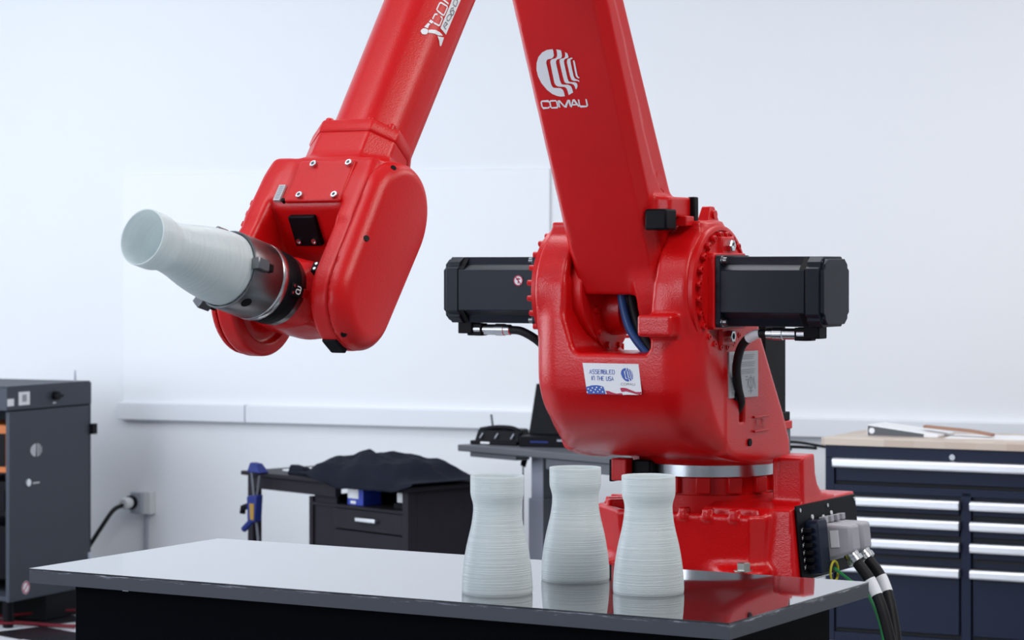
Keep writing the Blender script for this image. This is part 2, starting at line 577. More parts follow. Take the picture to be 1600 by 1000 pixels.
def cast(name, f, lo, hi, h, material, parent, fr=IDF, sharp=None):
    P, Q = sdf_mesh(f, lo, hi, h)
    P = frame_apply(fr, P)
    if np.linalg.det(np.asarray(fr[1])) < 0:
        Q = Q[:, ::-1]
    me = bpy.data.meshes.new(name)
    me.vertices.add(len(P)); me.vertices.foreach_set('co', P.astype(np.float32).ravel())
    me.loops.add(Q.size); me.loops.foreach_set('vertex_index', Q.astype(np.int32).ravel())
    me.polygons.add(len(Q))
    me.polygons.foreach_set('loop_start', np.arange(0, Q.size, 4, dtype=np.int32))
    me.polygons.foreach_set('loop_total', np.full(len(Q), 4, dtype=np.int32))
    me.update(calc_edges=True); me.validate()
    me.polygons.foreach_set('use_smooth', [True]*len(me.polygons))
    if sharp:
        me.set_sharp_from_angle(angle=rad(sharp))
    return link(name, me, material, parent)

# ------------------------------------------------------------------ scene-object helpers
def thing(name, label, cat, loc=(0, 0, 0), rotz=0.0, group=None):
    o = bpy.data.objects.new(name, None)
    o.empty_display_size = 0.1
    COL.objects.link(o)
    o.location = loc
    o.rotation_euler = (0, 0, rotz)
    return tag(o, label, cat, group)

def tag(o, label, cat, group=None):
    o['label'] = label; o['category'] = cat
    if group:
        o['group'] = group
    return o

def structure(o):
    o['kind'] = 'structure'
    return o

def copy_part(o, parent, **kw):
    c = o.copy()
    COL.objects.link(c)
    c.parent = parent
    return c

# ------------------------------------------------------------------ print outlines (metres on their surfaces)
ARM_MARK = [[[-0.0355,0.7885],[-0.0344,0.7834],[-0.0356,0.7713],[-0.0386,0.7659],[-0.0442,0.7621],[-0.0578,0.7601],[-0.0624,0.7558],[-0.0645,0.7493],[-0.0642,0.7337],[-0.0642,0.7136],[-0.0642,0.689],[-0.0621,0.6811],[-0.0586,0.6776],[-0.0376,0.6757],[-0.0316,0.6709],[-0.0299,0.663],[-0.0302,0.6519],[-0.0435,0.6512],[-0.0547,0.6539],[-0.0676,0.66],[-0.0812,0.6728],[-0.0933,0.6924],[-0.0991,0.7128],[-0.099,0.7329],[-0.0942,0.7506],[-0.0845,0.7679],[-0.0695,0.7806],[-0.0536,0.7872]],[[-0.0247,0.7874],[-0.0117,0.7846],[-0.0104,0.7801],[-0.0116,0.768],[-0.0146,0.7626],[-0.0199,0.7602],[-0.0285,0.7588],[-0.033,0.7545],[-0.0346,0.748],[-0.0344,0.7191],[-0.0344,0.699],[-0.033,0.69],[-0.0304,0.6861],[-0.0118,0.6847],[-0.0046,0.68],[-0.0027,0.671],[-0.0022,0.662],[-0.0177,0.6548],[-0.0183,0.6671],[-0.02,0.675],[-0.025,0.679],[-0.0437,0.6804],[-0.0499,0.684],[-0.0531,0.6908],[-0.0527,0.722],[-0.0517,0.7509],[-0.0497,0.7564],[-0.0448,0.7599],[-0.0337,0.7617],[-0.0281,0.7654],[-0.0253,0.7719],[-0.0241,0.7818]],[[0.0003,0.7785],[0.007,0.7738],[0.0077,0.7638],[0.0053,0.7617],[-0.0048,0.7588],[-0.0092,0.7535],[-0.0099,0.7425],[-0.0099,0.7025],[-0.0082,0.6946],[-0.0029,0.6922],[0.011,0.6909],[0.0159,0.687],[0.0153,0.6792],[0.0114,0.6727],[0.0074,0.6706],[0.0068,0.6784],[0.0046,0.6841],[-0.0016,0.6877],[-0.0167,0.6887],[-0.0217,0.6929],[-0.0229,0.7074],[-0.023,0.7519],[-0.021,0.7573],[-0.0163,0.76],[-0.0078,0.7612],[-0.0035,0.7643],[-0.0011,0.7697]],[[0.0137,0.7624],[0.0185,0.7611],[0.0186,0.7585],[0.0124,0.757],[0.0107,0.7526],[0.0101,0.7372],[0.0103,0.7083],[0.0123,0.7016],[0.0197,0.6979],[0.0245,0.6955],[0.0233,0.6911],[0.0189,0.6946],[0.0072,0.6951],[0.001,0.6987],[-0.0008,0.711],[-0.0009,0.7487],[0.0017,0.7563],[0.0059,0.7595],[0.0107,0.7597]],[[0.0186,0.7534],[0.0223,0.7543],[0.0236,0.7498],[0.0225,0.71],[0.024,0.7062],[0.0272,0.7047],[0.0253,0.7017],[0.0209,0.703],[0.0169,0.7081],[0.0173,0.728]]]
ARM_WORD = [[[-0.083,0.6358],[-0.0845,0.6396],[-0.1048,0.6399],[-0.1076,0.6362],[-0.1079,0.6242],[-0.1056,0.6198],[-0.0887,0.6199],[-0.085,0.6234]],[[-0.0801,0.6379],[-0.0772,0.6398],[-0.0617,0.64],[-0.0592,0.6372],[-0.0589,0.6236],[-0.0617,0.6199],[-0.0786,0.6194],[-0.081,0.6221],[-0.0809,0.6346],[-0.0801,0.6379]],[[-0.0539,0.6196],[-0.0533,0.6401],[-0.051,0.6396],[-0.0374,0.6206],[-0.0355,0.6206],[-0.0227,0.6404],[-0.0204,0.6403],[-0.0197,0.6212]],[[-0.0186,0.6196],[-0.0071,0.6405],[-0.0052,0.6404],[0.0057,0.6203]],[[-0.0142,0.6261],[0.002,0.6265]],[[0.0093,0.6408],[0.0085,0.624],[0.0105,0.6204],[0.0293,0.6202],[0.0322,0.6232],[0.0324,0.6415]]]
FORE_FILL = [[[-0.03,0.104],[-0.035,0.104],[-0.043,0.099],[-0.049,0.09],[-0.051,0.082],[-0.046,0.078],[-0.038,0.081],[-0.032,0.088],[-0.028,0.096]],[[-0.048,0.098],[-0.066,0.091],[-0.069,0.082],[-0.062,0.084],[-0.054,0.084]],[[-0.07,0.09],[-0.08,0.086],[-0.082,0.073],[-0.073,0.078]],[[-0.052,0.08],[-0.06,0.071],[-0.07,0.056],[-0.076,0.04],[-0.078,0.025],[-0.076,0.026],[-0.065,0.041],[-0.06,0.054],[-0.053,0.066],[-0.046,0.076]],[[-0.062,0.042],[-0.068,0.032],[-0.077,0.018],[-0.054,0.016],[-0.049,0.018],[-0.049,0.021],[-0.058,0.032]],[[-0.086,0.043],[-0.176,0.041],[-0.202,0.011],[-0.088,0.015]]]
FORE_WORD = [[[-0.107,0.071],[-0.103,0.078],[-0.099,0.08],[-0.085,0.081]],[[-0.08,0.072],[-0.087,0.052],[-0.091,0.049],[-0.11,0.049],[-0.112,0.051],[-0.111,0.058]],[[-0.139,0.077],[-0.135,0.079],[-0.116,0.08],[-0.115,0.076],[-0.119,0.054],[-0.122,0.049],[-0.125,0.048],[-0.147,0.047],[-0.149,0.05],[-0.142,0.073],[-0.139,0.077]],[[-0.15,0.07],[-0.156,0.047]]]
FORE_SUB = [[[-0.099,0.022],[-0.099,0.035],[-0.112,0.034],[-0.114,0.024],[-0.106,0.029]],[[-0.114,0.024],[-0.101,0.03]],[[-0.12,0.03],[-0.125,0.035],[-0.135,0.033],[-0.142,0.027],[-0.143,0.021],[-0.133,0.021],[-0.124,0.024],[-0.12,0.03]],[[-0.145,0.02],[-0.146,0.032],[-0.157,0.032],[-0.164,0.025],[-0.158,0.024],[-0.149,0.029]],[[-0.158,0.024],[-0.158,0.018],[-0.149,0.017],[-0.145,0.02]],[[-0.172,0.025],[-0.185,0.027],[-0.192,0.022]],[[-0.181,0.018],[-0.192,0.018]]]
ST_PANEL = [[-0.077,-0.2],[0.098,-0.2],[0.108,-0.278],[0.107,-0.283],[0.091,-0.285],[0.061,-0.285],[0.05,-0.286],[0.046,-0.281],[0.041,-0.285],[-0.004,-0.285],[-0.062,-0.286]]
ST_BLUE = [[-0.066,-0.267],[-0.059,-0.265],[-0.048,-0.262],[-0.03,-0.261],[-0.016,-0.263],[-0.011,-0.265],[-0.007,-0.275],[-0.004,-0.285],[-0.062,-0.286]]
ST_STAR = [[-0.058,-0.272],[-0.045,-0.269],[-0.032,-0.267],[-0.017,-0.267],[-0.05,-0.276],[-0.036,-0.273],[-0.022,-0.273],[-0.061,-0.281],[-0.041,-0.281],[-0.028,-0.279],[-0.013,-0.279]]
ST_RED = [[[-0.004,-0.276],[0.005,-0.276],[0.017,-0.28],[0.03,-0.283],[0.044,-0.281],[0.046,-0.282],[0.049,-0.286],[0.008,-0.286],[-0.0,-0.285]],[[0.041,-0.268],[0.047,-0.266],[0.06,-0.267],[0.075,-0.272],[0.09,-0.277],[0.108,-0.276],[0.107,-0.281],[0.102,-0.284],[0.091,-0.283],[0.075,-0.279],[0.06,-0.276],[0.047,-0.278],[0.044,-0.275]]]
ST_CORN = [[-0.055,-0.229],[0.023,-0.228],[-0.05,-0.245],[0.02,-0.244],[0.044,-0.251],[0.084,-0.255],[0.044,-0.259],[0.088,-0.258]]
ST_MARK = [[[0.059,-0.212],[0.059,-0.213],[0.06,-0.216],[0.059,-0.218],[0.058,-0.219],[0.054,-0.22],[0.053,-0.221],[0.053,-0.223],[0.054,-0.227],[0.056,-0.232],[0.057,-0.239],[0.058,-0.241],[0.06,-0.242],[0.066,-0.242],[0.068,-0.243],[0.069,-0.245],[0.069,-0.248],[0.066,-0.249],[0.062,-0.248],[0.058,-0.247],[0.054,-0.244],[0.049,-0.239],[0.046,-0.233],[0.044,-0.228],[0.044,-0.223],[0.046,-0.218],[0.049,-0.215],[0.054,-0.212]],[[0.062,-0.212],[0.066,-0.212],[0.066,-0.214],[0.067,-0.217],[0.066,-0.218],[0.065,-0.219],[0.063,-0.22],[0.062,-0.221],[0.062,-0.223],[0.064,-0.23],[0.065,-0.236],[0.066,-0.238],[0.067,-0.239],[0.073,-0.239],[0.075,-0.24],[0.076,-0.243],[0.077,-0.245],[0.073,-0.247],[0.072,-0.244],[0.071,-0.242],[0.069,-0.241],[0.064,-0.241],[0.062,-0.24],[0.06,-0.238],[0.058,-0.23],[0.057,-0.222],[0.057,-0.221],[0.058,-0.22],[0.061,-0.219],[0.062,-0.218],[0.063,-0.216],[0.062,-0.213]],[[0.07,-0.214],[0.072,-0.215],[0.073,-0.218],[0.072,-0.218],[0.069,-0.219],[0.069,-0.221],[0.069,-0.224],[0.072,-0.234],[0.073,-0.237],[0.075,-0.237],[0.079,-0.237],[0.08,-0.238],[0.081,-0.24],[0.08,-0.242],[0.079,-0.243],[0.078,-0.241],[0.077,-0.239],[0.075,-0.238],[0.071,-0.238],[0.069,-0.237],[0.068,-0.233],[0.065,-0.221],[0.065,-0.22],[0.066,-0.219],[0.068,-0.219],[0.069,-0.218],[0.07,-0.216]],[[0.075,-0.218],[0.076,-0.218],[0.076,-0.219],[0.075,-0.219],[0.074,-0.221],[0.075,-0.225],[0.077,-0.233],[0.078,-0.234],[0.081,-0.235],[0.082,-0.236],[0.082,-0.237],[0.081,-0.236],[0.077,-0.236],[0.075,-0.235],[0.074,-0.232],[0.071,-0.222],[0.071,-0.22],[0.073,-0.219],[0.074,-0.219]],[[0.077,-0.22],[0.078,-0.22],[0.078,-0.221],[0.081,-0.232],[0.081,-0.233],[0.082,-0.233],[0.082,-0.234],[0.081,-0.234],[0.079,-0.233],[0.078,-0.227]]]

# ------------------------------------------------------------------ the room
WANG = rad(-21.4)
WO = (-1.96, 12.6, 0)                 # a point at the foot of the back wall
def room_part(o):
    o.location = WO; o.rotation_euler = (0, 0, WANG)
    return structure(o)
# wall frame: x along the wall to the right, y into the wall
wall = room_part(G().box(-9, 9, 0, .15, 0, 4.1).build('wall_back', WALLM))
brd = room_part(G().box(.0, 2.30, -.012, 0, .905, 2.108).build('trim_1', PANELM, bevel=.003))
brd['label'] = 'large flat white board mounted on the back wall'
ra = room_part(G().box(-.01, 5.2, -.05, 0, .875, .962).build('trim_2', RACEM, bevel=.006))
ra['label'] = 'white cable raceway along the back wall'
G().box(.708, .714, -.0515, -.002, .874, .963).build('joint_seam', LEGGREY, ra)
# floor: vinyl checkerboard, built tile by tile where it shows
FANG = rad(45)
floor = G().box(-14, 14, -14, 14, -.1, 0).build('floor', CHECKER)
floor.location = (0, 8, -.004); floor.rotation_euler = (0, 0, FANG); structure(floor)
T = .305
def tile_mesh(m):
    return G().box(.0015, T-.0015, .0015, T-.0015, 0, .004).build('tile', m, floor, smooth=0)
protos = {}
for i in range(-9, 9):
    for j in range(-6, 12):
        # tile centre in the world
        lx, ly = (i+.5)*T, (j+.5)*T
        wx = math.cos(FANG)*lx-math.sin(FANG)*ly; wy = 8+math.sin(FANG)*lx+math.cos(FANG)*ly
        if not (-3.0 < wx < -1.0 and 9.6 < wy < 12.6):
            continue
        k = (i+j) % 2
        if k not in protos:
            protos[k] = tile_mesh((TILEW, TILEB)[k]); o = protos[k]
        else:
            o = copy_part(protos[k], floor)
        o.location = (i*T, j*T, .0)
ceil = structure(G().box(-9, 9, -6, 14, 0, .1).build('ceiling', WALLM))
ceil.location = (0, 0, 3.95)


# ------------------------------------------------------------------ the robot
# robot frame: x along the shoulder axis, y backwards, z up, origin on the shoulder axis
RO = np.array([0.3637, 7.091, 1.579])
RANG = rad(-30)
ROOTL = np.array([0, 0.445, -0.835])          # underside of the base on the turning axis
_c, _s = math.cos(RANG), math.sin(RANG)
def robot_world(p):
    return (RO[0]+_c*p[0]-_s*p[1], RO[1]+_s*p[0]+_c*p[1], RO[2]+p[2])
robot = thing('industrial_robot', 'large red six-axis industrial robot arm with two black motors standing behind the table',
              'robot arm', robot_world(ROOTL), RANG)
RF = (-ROOTL, np.eye(3))                                                 # robot frame
DV = np.array([0, -.581, -.814]); NV = np.array([0, -.814, .581])
W0 = np.array([0, -1.257, .544])
WF = (W0-ROOTL, np.stack([[1, 0, 0], DV, NV], 1))                        # forearm frame (x, along, normal)
AE = np.array([0, -.483, .8756]); AN = np.array([0, -.8756, -.483])
AF = (-ROOTL, np.stack([[1, 0, 0], AE, AN], 1))                          # lower-arm frame (x, along, front)
_y, _p = rad(6), rad(15)
TD = np.array([-math.sin(_y)*math.cos(_p), -math.cos(_y)*math.cos(_p), math.sin(_p)])
PJ = W0+.675*DV+np.array([-.02, 0, 0])
TX = np.cross(TD, [0, 0, 1]); TX = -TX/np.linalg.norm(TX); TY = np.cross(TD, TX)   # (TX, TY, TD) right-handed
TF = (PJ-ROOTL, np.stack([TX, TY, TD], 1))                               # tool frame, z along the gripper axis

# ---- base casting
JC = (0.0, 0.445)
BASE_PLAN = [(-.15, .140), (.275, .140), (.312, .175), (.312, .72), (-.15, .73), (-.292, .60), (-.292, .285)]
def f_base(x, y, z):
    rho = np.sqrt((x-JC[0])**2+(y-JC[1])**2)
    plan = sd_poly(x, y, BASE_PLAN)
    wall = (plan+.022*np.clip((-.64-z)/.18, 0, 1))*.99
    body = rmax(wall, np.maximum(z+.640, -(z+.815)), .012)
    inner = np.maximum(plan+.026, -(z+.664))                      # sunk deck inside the rim
    body = np.maximum(body, -inner)
    deck = np.maximum(rho-(.215-.9*(z+.66)), np.maximum(z+.606, -(z+.70)))
    body = smin(body, deck, .02)
    # upright tabs along the rim
    for tx in (.065, .140, .225):
        tab_ = sd_box(x, y, z, (tx, .153, -.642), (.013, .016, .018), .004)
        body = smin(body, tab_, .008)
    for a in (172, 187, 203, 218):
        ca, sa = math.cos(rad(a)), math.sin(rad(a))
        u = (x-JC[0])*ca+(y-JC[1])*sa; w = -(x-JC[0])*sa+(y-JC[1])*ca
        rib = np.maximum(np.maximum(np.abs(w)-.015, np.abs(u-.272)-.034), np.maximum(z+.624, -(z+.70)))
        body = smin(body, rib, .006)
    # connector box on the right with its horn
    bx = sd_poly(y, z, [(.19, -.825), (.205, -.625), (.29, -.612), (.68, -.606), (.68, -.825)])
    box = sd_span(bx, x, .10, .42, .010)
    box = np.maximum(box, (x-(.395-.10*(z+.83)))*.99)
    hp = sd_poly(y, z, [(.29, -.63), (.285, -.482), (.31, -.476), (.375, -.474), (.380, -.525), (.395, -.560), (.43, -.588), (.52, -.602), (.52, -.63)])
    horn = sd_span(hp, x, .298, .376, .006)
    step = sd_box(x, y, z, (.30, .32, -.55), (.020, .03, .066), .005)
    box = smin(box, np.minimum(horn, step), .012)
    body = smin(body, box, .030)
    # foot pads
    for px, py in ((.262, .150), (-.24, .20), (.25, .72), (-.25, .72)):
        pad = sd_span(sd_circ(x, y, px, py, .062), z, -.835, -.792, .012)
        arm = sd_span(sd_caps(x, y, (px, py), (px*.55, .445+(py-.445)*.55), .062, .09), z, -.835, -.795, .012)
        body = smin(body, np.minimum(pad, arm), .035)
    return body
base = cast('base_casting', f_base, (-.34, .05, -.85), (.44, .83, -.46), .0075, RED_ROUGH, robot, RF)
base['label'] = 'red cast base with ribs and a connector box'
for px, py in ((.268, .118), (-.25, .17)):
    G().lathe([(.028, -.794), (.028, -.790)], 2, (px, py, 0), 24).build('washer', ZINC, base, RF)
    G().lathe([(.020, -.790), (.020, -.770), (.017, -.768)], 2, (px, py, 0), 6).build('anchor_bolt', ZINC, base, RF, smooth=20)
# neck and slewing ring
g = G().lathe([(.205, -.66), (.205, -.60), (.198, -.598), (.198, -.55), (.19, -.545)], 2, (0, .445, 0), 72)
neck = g.build('neck_ring', RED, robot, RF)
for i in range(14):
    a = 2*math.pi*(i+.35)/14
    ca, sa = math.cos(a), math.sin(a)
    q = []
    for zz in (-.594, -.547):
        for u, w in ((.190, -.021), (.216, -.021), (.216, .021), (.190, .021)):
            q.append((u*ca-w*sa, .445+u*sa+w*ca, zz))
    G().hexa(q[:4], q[4:]).build('lug', RED, neck, RF, bevel=.003)
G().lathe([(.10, -.548), (.208, -.548), (.211, -.545), (.211, -.512), (.208, -.509), (.10, -.509)], 2, (0, .445, 0), 96).build('slewing_ring', STEEL, robot, RF)

# ---- turret
TP0 = [(-.180, .02), (-.200, -.08), (-.200, -.235), (-.186, -.30), (-.150, -.362), (-.085, -.415), (.0, -.452), (.10, -.476), (.22, -.490),
      (.46, -.494), (.455, -.44), (.41, -.36), (.245, -.122), (.18, .03), (0, .12)]
def smooth_profile(pts):
    fr = [p for p in spline([(a, b) for a, b in pts[1:9]], 6)]
    return [pts[0]]+[tuple(p) for p in fr]+pts[9:]
TP = smooth_profile(TP0)
def f_turret(x, y, z):
    prof = sd_poly(y, z, TP)
    rr = .105-.09*np.clip((y+.09)/.14, 0, 1)
    body = rmax(prof, np.abs(x)-.262, rr)
    wall = sd_span(prof, np.abs(x), .222, .256, .012)              # thin side walls behind the housings
    wall = np.maximum(wall, -(y-.02))
    body = smin(body, wall, .02)
    disc = sd_span(sd_circ(x, y, 0, .445, .216), z, -.508, -.42, .012)
    body = smin(body, disc, .05)
    slot = sd_poly(x, z, [(-.142, .5), (-.142, -.055), (-.108, -.160), (-.095, -.172), (.118, -.172), (.13, -.155), (.13, .5)])
    slot = rmax(slot, y-.60, .01)
    back = np.maximum(np.abs(x)-.222, np.maximum(-(y-.09), -(z+.33)))
    body = rmax(body, -slot, .014)
    body = rmax(body, -back, .014)
    xx = np.abs(x)
    hous = sd_span(sd_circ(y, z, 0, 0, .190), xx, .140, .240, .012)
    hous = np.maximum(hous, -sd_span(sd_circ(y, z, 0, 0, .160), xx, .0, .160, 0))
    body = smin(body, hous, .022)
    # flats on top of the housings
    flat = sd_box(xx, y, z, (.20, -.02, .165), (.034, .075, .03), .006)
    body = smin(body, flat, .02)
    # travel stop on the right cheek
    stop = sd_box(x, y, z, (.165, -.195, -.094), (.052, .045, .030), .006)
    body = smin(body, stop, .012)
    pocket = sd_box(x, y, z, (.262, .115, -.335), (.03, .017, .036), .004)
    return np.maximum(body, -pocket)
turret = cast('turret_casting', f_turret, (-.30, -.27, -.53), (.30, .69, .22), .007, RED_ROUGH, robot, RF)
turret['label'] = 'red U-shaped turret casting'
# lifting eye blocks, hole details, raised casting mark
G().hexa([(.165, .02, .185), (.205, .02, .185), (.205, .10, .185), (.165, .10, .185)], [(.172, .045, .238), (.198, .045, .238), (.198, .075, .238), (.172, .075, .238)]).build('lifting_eye', RED, turret, RF, bevel=.003)
G().cyl(0, (0, .062, .215), .012, .196, .208, 12).build('eye_screw', RED, turret, RF)
def hole(name, x, y, z, r, parent, material=BLACK):
    return G().cyl(0, (0, y, z), r, x-.01, x+.0012, 16).build(name, material, parent, RF)
hole('bolt_hole', .2680, .163, -.432, .011, turret)
hole('bolt_hole', .2150, .405, -.445, .010, turret)
g = G()
for z in (-.362, -.402):
    g.box(.256, .2705, .19, .29, z-.0035, z+.0035)
g.build('casting_mark', RED_ROUGH, turret, RF, bevel=.002)
v, f = flat_stroke([[(.205, -.395), (.22, -.37), (.235, -.395)], [(.25, -.372), (.27, -.372), (.25, -.392), (.272, -.392)]], .006, lambda a, b: (.2705, a, b))
mk('casting_letters', v, f, RED_ROUGH, turret, RF, smooth=0)
# travel-stop bracket under the left cheek
G().box(-.185, -.135, .175, .225, -.560, -.495).build('stop_bracket', RED, turret, RF, bevel=.004)
G().box(-.135, -.075, .21, .27, -.565, -.500).build('stop_buffer', BLACK, turret, RF, bevel=.004)
G().box(-.20, -.186, .19, .24, -.565, -.50).build('stop_plate', BLACK, turret, RF, bevel=.003)

def shoulder(sgn):
    """gearbox flange with bolts, adapter, motor and its plug on one side of the turret"""
    S = (-ROOTL, np.diag([sgn, 1, 1]))
    g = G().lathe([(.05, .236), (.180, .236), (.183, .240), (.183, .252), (.176, .256), (.170, .256), (.168, .250), (.146, .250), (.144, .262), (.05, .262)], 0, (0, 0, 0), 72)
    fl = g.build('gearbox_flange', RED, robot, S)
    me = None
    BE, BR = (.266, .158) if sgn > 0 else (.270, .168)
    for i in range(24):
        a = 2*math.pi*(i+.5)/24
        if me is None:
            b = G().lathe([(.0088, .249), (.0088, BE), (.0078, BE+.001), (.0045, BE+.001), (.0045, BE-.006)], 0, (0, 0, 0), 10, caps=False).build('bolt', RED, fl, (np.zeros(3), np.diag([sgn, 1, 1])))
            me = b
        else:
            b = copy_part(me, fl)
        b.location = tuple(np.array([0, BR*math.cos(a), BR*math.sin(a)])-ROOTL)
    # adapter with its two lobes
    prof = rrect(-.106, .106, -.106, .106, .012)
    ad = G().prism(prof, 0, .256, .282).build('motor_adapter', RED, robot, S, bevel=.003)
    for z in (.126, -.126):
        G().hexa([(.256, -.035, z-.028), (.256, .055, z-.028), (.256, .055, z+.028), (.256, -.035, z+.028)], [(.272, -.03, z-.024), (.272, .05, z-.024), (.272, .05, z+.024), (.272, -.03, z+.024)]).build('adapter_lobe', RED, ad, S, bevel=.003)
        G().lathe([(.0185, .270), (.0185, .284), (.016, .287), (.010, .287), (.010, .282)], 0, (0, .012, z), 6).build('hex_plug', STEEL, ad, S, smooth=20)
    # motor
    H, c = .096, .034
    octo = [(-H, -H+c), (-H+c, -H), (H-c, -H), (H, -H+c), (H, H-c), (H-c, H), (-H+c, H), (-H, H-c)]
    scal = []
    for qa, qb in ((1, 1), (-1, 1), (-1, -1), (1, -1)):
        pts = [(H, H-c-.004), (H-.010, H-c), (H-c+.004, H-c+.012), (H-c, H-.010), (H-c-.006, H)]
        pts = [(p[0]*qa, p[1]*qb) for p in pts]
        scal += pts if qa*qb > 0 else pts[::-1]
    mot = G().prism(scal, 0, .296, .545).build('motor_body', MOTOR, robot, S, bevel=.0015)
    mot['label'] = 'black servo motor body'
    G().prism(rrect(-.1, .1, -.1, .1, .012), 0, .282, .297).build('mounting_flange', MOTOR, mot, S, bevel=.002)
    for a in (-1, 1):
        for b in (-1, 1):
            G().lathe([(.013, .297), (.013, .300), (.009, .300), (.009, .312), (.006, .312)], 0, (0, a*.085, b*.085), 12).build('mounting_screw', DSTEEL, mot, S)
    cap = [(-H, -.062), (-H+.012, -.070), (-H+.012, -.080), (-.062, -H), (.062, -H), (H-.012, -.080), (H-.012, -.070), (H, -.062),
           (H, .062), (H-.012, .070), (H-.012, .080), (.062, H), (-.062, H), (-H+.012, .080), (-H+.012, .070), (-H, .062)]
    ec = G().prism(cap, 0, .548, .588).build('end_bell', MOTOR, mot, S, bevel=.002)
    G().prism([(p[0]*.93, p[1]*.93) for p in cap], 0, .586, .600).build('end_cover', MOTOR, mot, S, bevel=.002)
    G().prism([(p[0]*.97, p[1]*.97) for p in octo], 0, .53, .552).build('seam_ring', BLACK, mot, S)
    for a in (-1, 1):
        for b in (-1, 1):
            G().cyl(0, (0, a*.074, b*.078), .006, .586, .592, 10).build('cover_screw', MOTOR, mot, S)
    # plug and cable
    G().box(.525, .572, -.055, .0, -.128, -.094).build('plug_socket', BLACK, mot, S, bevel=.003)
    pl = G().lathe([(.012, .405), (.0155, .408), (.0155, .425), (.0175, .427), (.0175, .455), (.0155, .457), (.0155, .500), (.019, .502), (.019, .526)], 0, (0, -.03, -.116), 20)
    pl.build('plug_connector', STEEL, mot, S)
    G().box(.495, .545, -.048, -.012, -.134, -.098).build('plug_boot', BLACK, mot, S, bevel=.003)
    if sgn > 0:
        path = spline([(.41, -.03, -.116), (.37, -.03, -.120), (.325, -.015, -.150), (.292, .02, -.210), (.278, .06, -.270), (.268, .10, -.315), (.245, .115, -.345)], 8)
        G().tube(path, .0125, 12).build('motor_cable', RUBBER, robot, S)
        G().tube(path[5:13], .0132, 12).build('cable_tag', WHITE, mot, S)
        G().cyl(0, (0, .072, -.292), .017, .262, .272, 12).build('cable_tie', BLACK, mot, S)
    else:
        path = spline([(.41, -.03, -.116), (.37, -.03, -.120), (.325, -.02, -.145), (.29, .0, -.185), (.26, .03, -.23)], 8)
        G().tube(path, .0125, 12).build('motor_cable', RUBBER, robot, S)
        v, f = flat_fill([circle(.343, .028, .0155, 24)], lambda a, b: (a, -.0975, b))
        w = mk('warning_sticker', v, f, WHITE, mot, S, smooth=0)
        v, f = flat_stroke([circle(.343, .028, .014, 24, close=True), [(.335, .018), (.351, .038)], [(.343, .019), (.343, .036)], [(.336, .033), (.35, .031)]], .0028, lambda a, b: (a, -.0982, b))
        mk('warning_print', v, f, REDPRINT, mot, S, smooth=0)
shoulder(1)
shoulder(-1)

# ---- lower arm
def f_arm(x, s, n):
    nf = .120-.058*s
    z = AE[2]*s+AN[2]*n
    sec = rmax(np.abs(x)-.142, n-nf, .004)
    sec = np.maximum(sec, (np.abs(x)+.9*(n-nf)-.142+.024)*.74)
    sec = rmax(sec, -.062-n, .018)
    body = np.maximum(sec, s-1.5)
    body = rmax(body, -(z+.010), .006)
    y = AE[1]*s+AN[1]*n
    hubR = sd_span(sd_circ(y, z, 0, 0, .150), x, .062, .138, .010)
    body = smin(body, hubR, .035)
    # shallow step along the right side
    step = sd_poly(s, n, [(.20, -.10), (.30, -.012), (.40, .012), (1.6, -.035), (1.6, -.10)])
    body = np.maximum(body, -np.maximum(step, .1385-x))
    # buffer seat on the right side
    seat = sd_box(x, y, z, (.160, -.125, .232), (.034, .075, .028), .005)
    body = smin(body, seat, .02)
    return body
arm = cast('lower_arm', f_arm, (-.17, -.18, -.17), (.21, 1.5, .18), .0075, RED, robot, AF)
arm['label'] = 'red upright box-section lower arm with white emblem'
def on_arm(a, b):
    return (a, b, .120-.058*b+.0016)
v, f = flat_fill(ARM_MARK, on_arm); mk('emblem_print', v, f, WHITE, arm, AF, smooth=0)
v, f = flat_stroke(ARM_WORD, .0042, on_arm); mk('lettering_print', v, f, WHITE, arm, AF, smooth=0)
# black buffers on their seat
G().box(.132, .198, -.232, -.165, .168, .226).build('rubber_buffer', BLACK, arm, RF, bevel=.006)
G().box(.186, .208, -.075, -.048, .190, .262).build('rubber_buffer', BLACK, arm, RF, bevel=.004)
G().box(.178, .212, -.135, -.085, .180, .208).build('buffer_clip', RED, arm, RF, bevel=.003)
# raised casting plate
pl = G().prism([(.300, -.020), (.345, .012), (.372, -.010), (.328, -.042)], 0, .134, .141).build('casting_plate', RED_ROUGH, arm, AF, bevel=.002)

# ---- gearbox and hoses between the cheeks
gb = G().lathe([(.03, -.236), (.158, -.236), (.158, -.165), (.152, -.162), (.152, -.112), (.148, -.108), (.03, -.108)], 0, (0, 0, 0), 64).build('shoulder_gearbox', RED, robot, RF)
G().lathe([(.06, -.140), (.118, -.140), (.118, -.105), (.100, -.100), (.074, -.098), (.070, -.050), (.064, -.046), (.036, -.046), (.034, -.050), (.0, -.050)], 0, (0, .03, -.055), 48).build('gearbox_hub', RED_ROUGH, gb, RF)
for i in range(10):
    a = 2*math.pi*i/10
    G().cyl(0, (0, .03+.106*math.cos(a), -.055+.106*math.sin(a)), .009, -.11, -.094, 8).build('hub_bolt', RED, gb, RF)
for m_, dx, dy, rr_ in ((BLUEHOSE, -.006, -.035, .013), (RUBBER, .022, -.028, .015), (RUBBER, .060, .02, .012)):
    path = spline([(-.040+dx, dy+.01, .06), (-.036+dx, dy, .0), (-.026+dx, dy, -.055), (-.004+dx, dy, -.115), (.038+dx*.8, dy+.005, -.170), (.09+dx*.6, dy+.02, -.215)], 8)
    G().tube(path, rr_, 12).build('hose', m_, robot, RF)
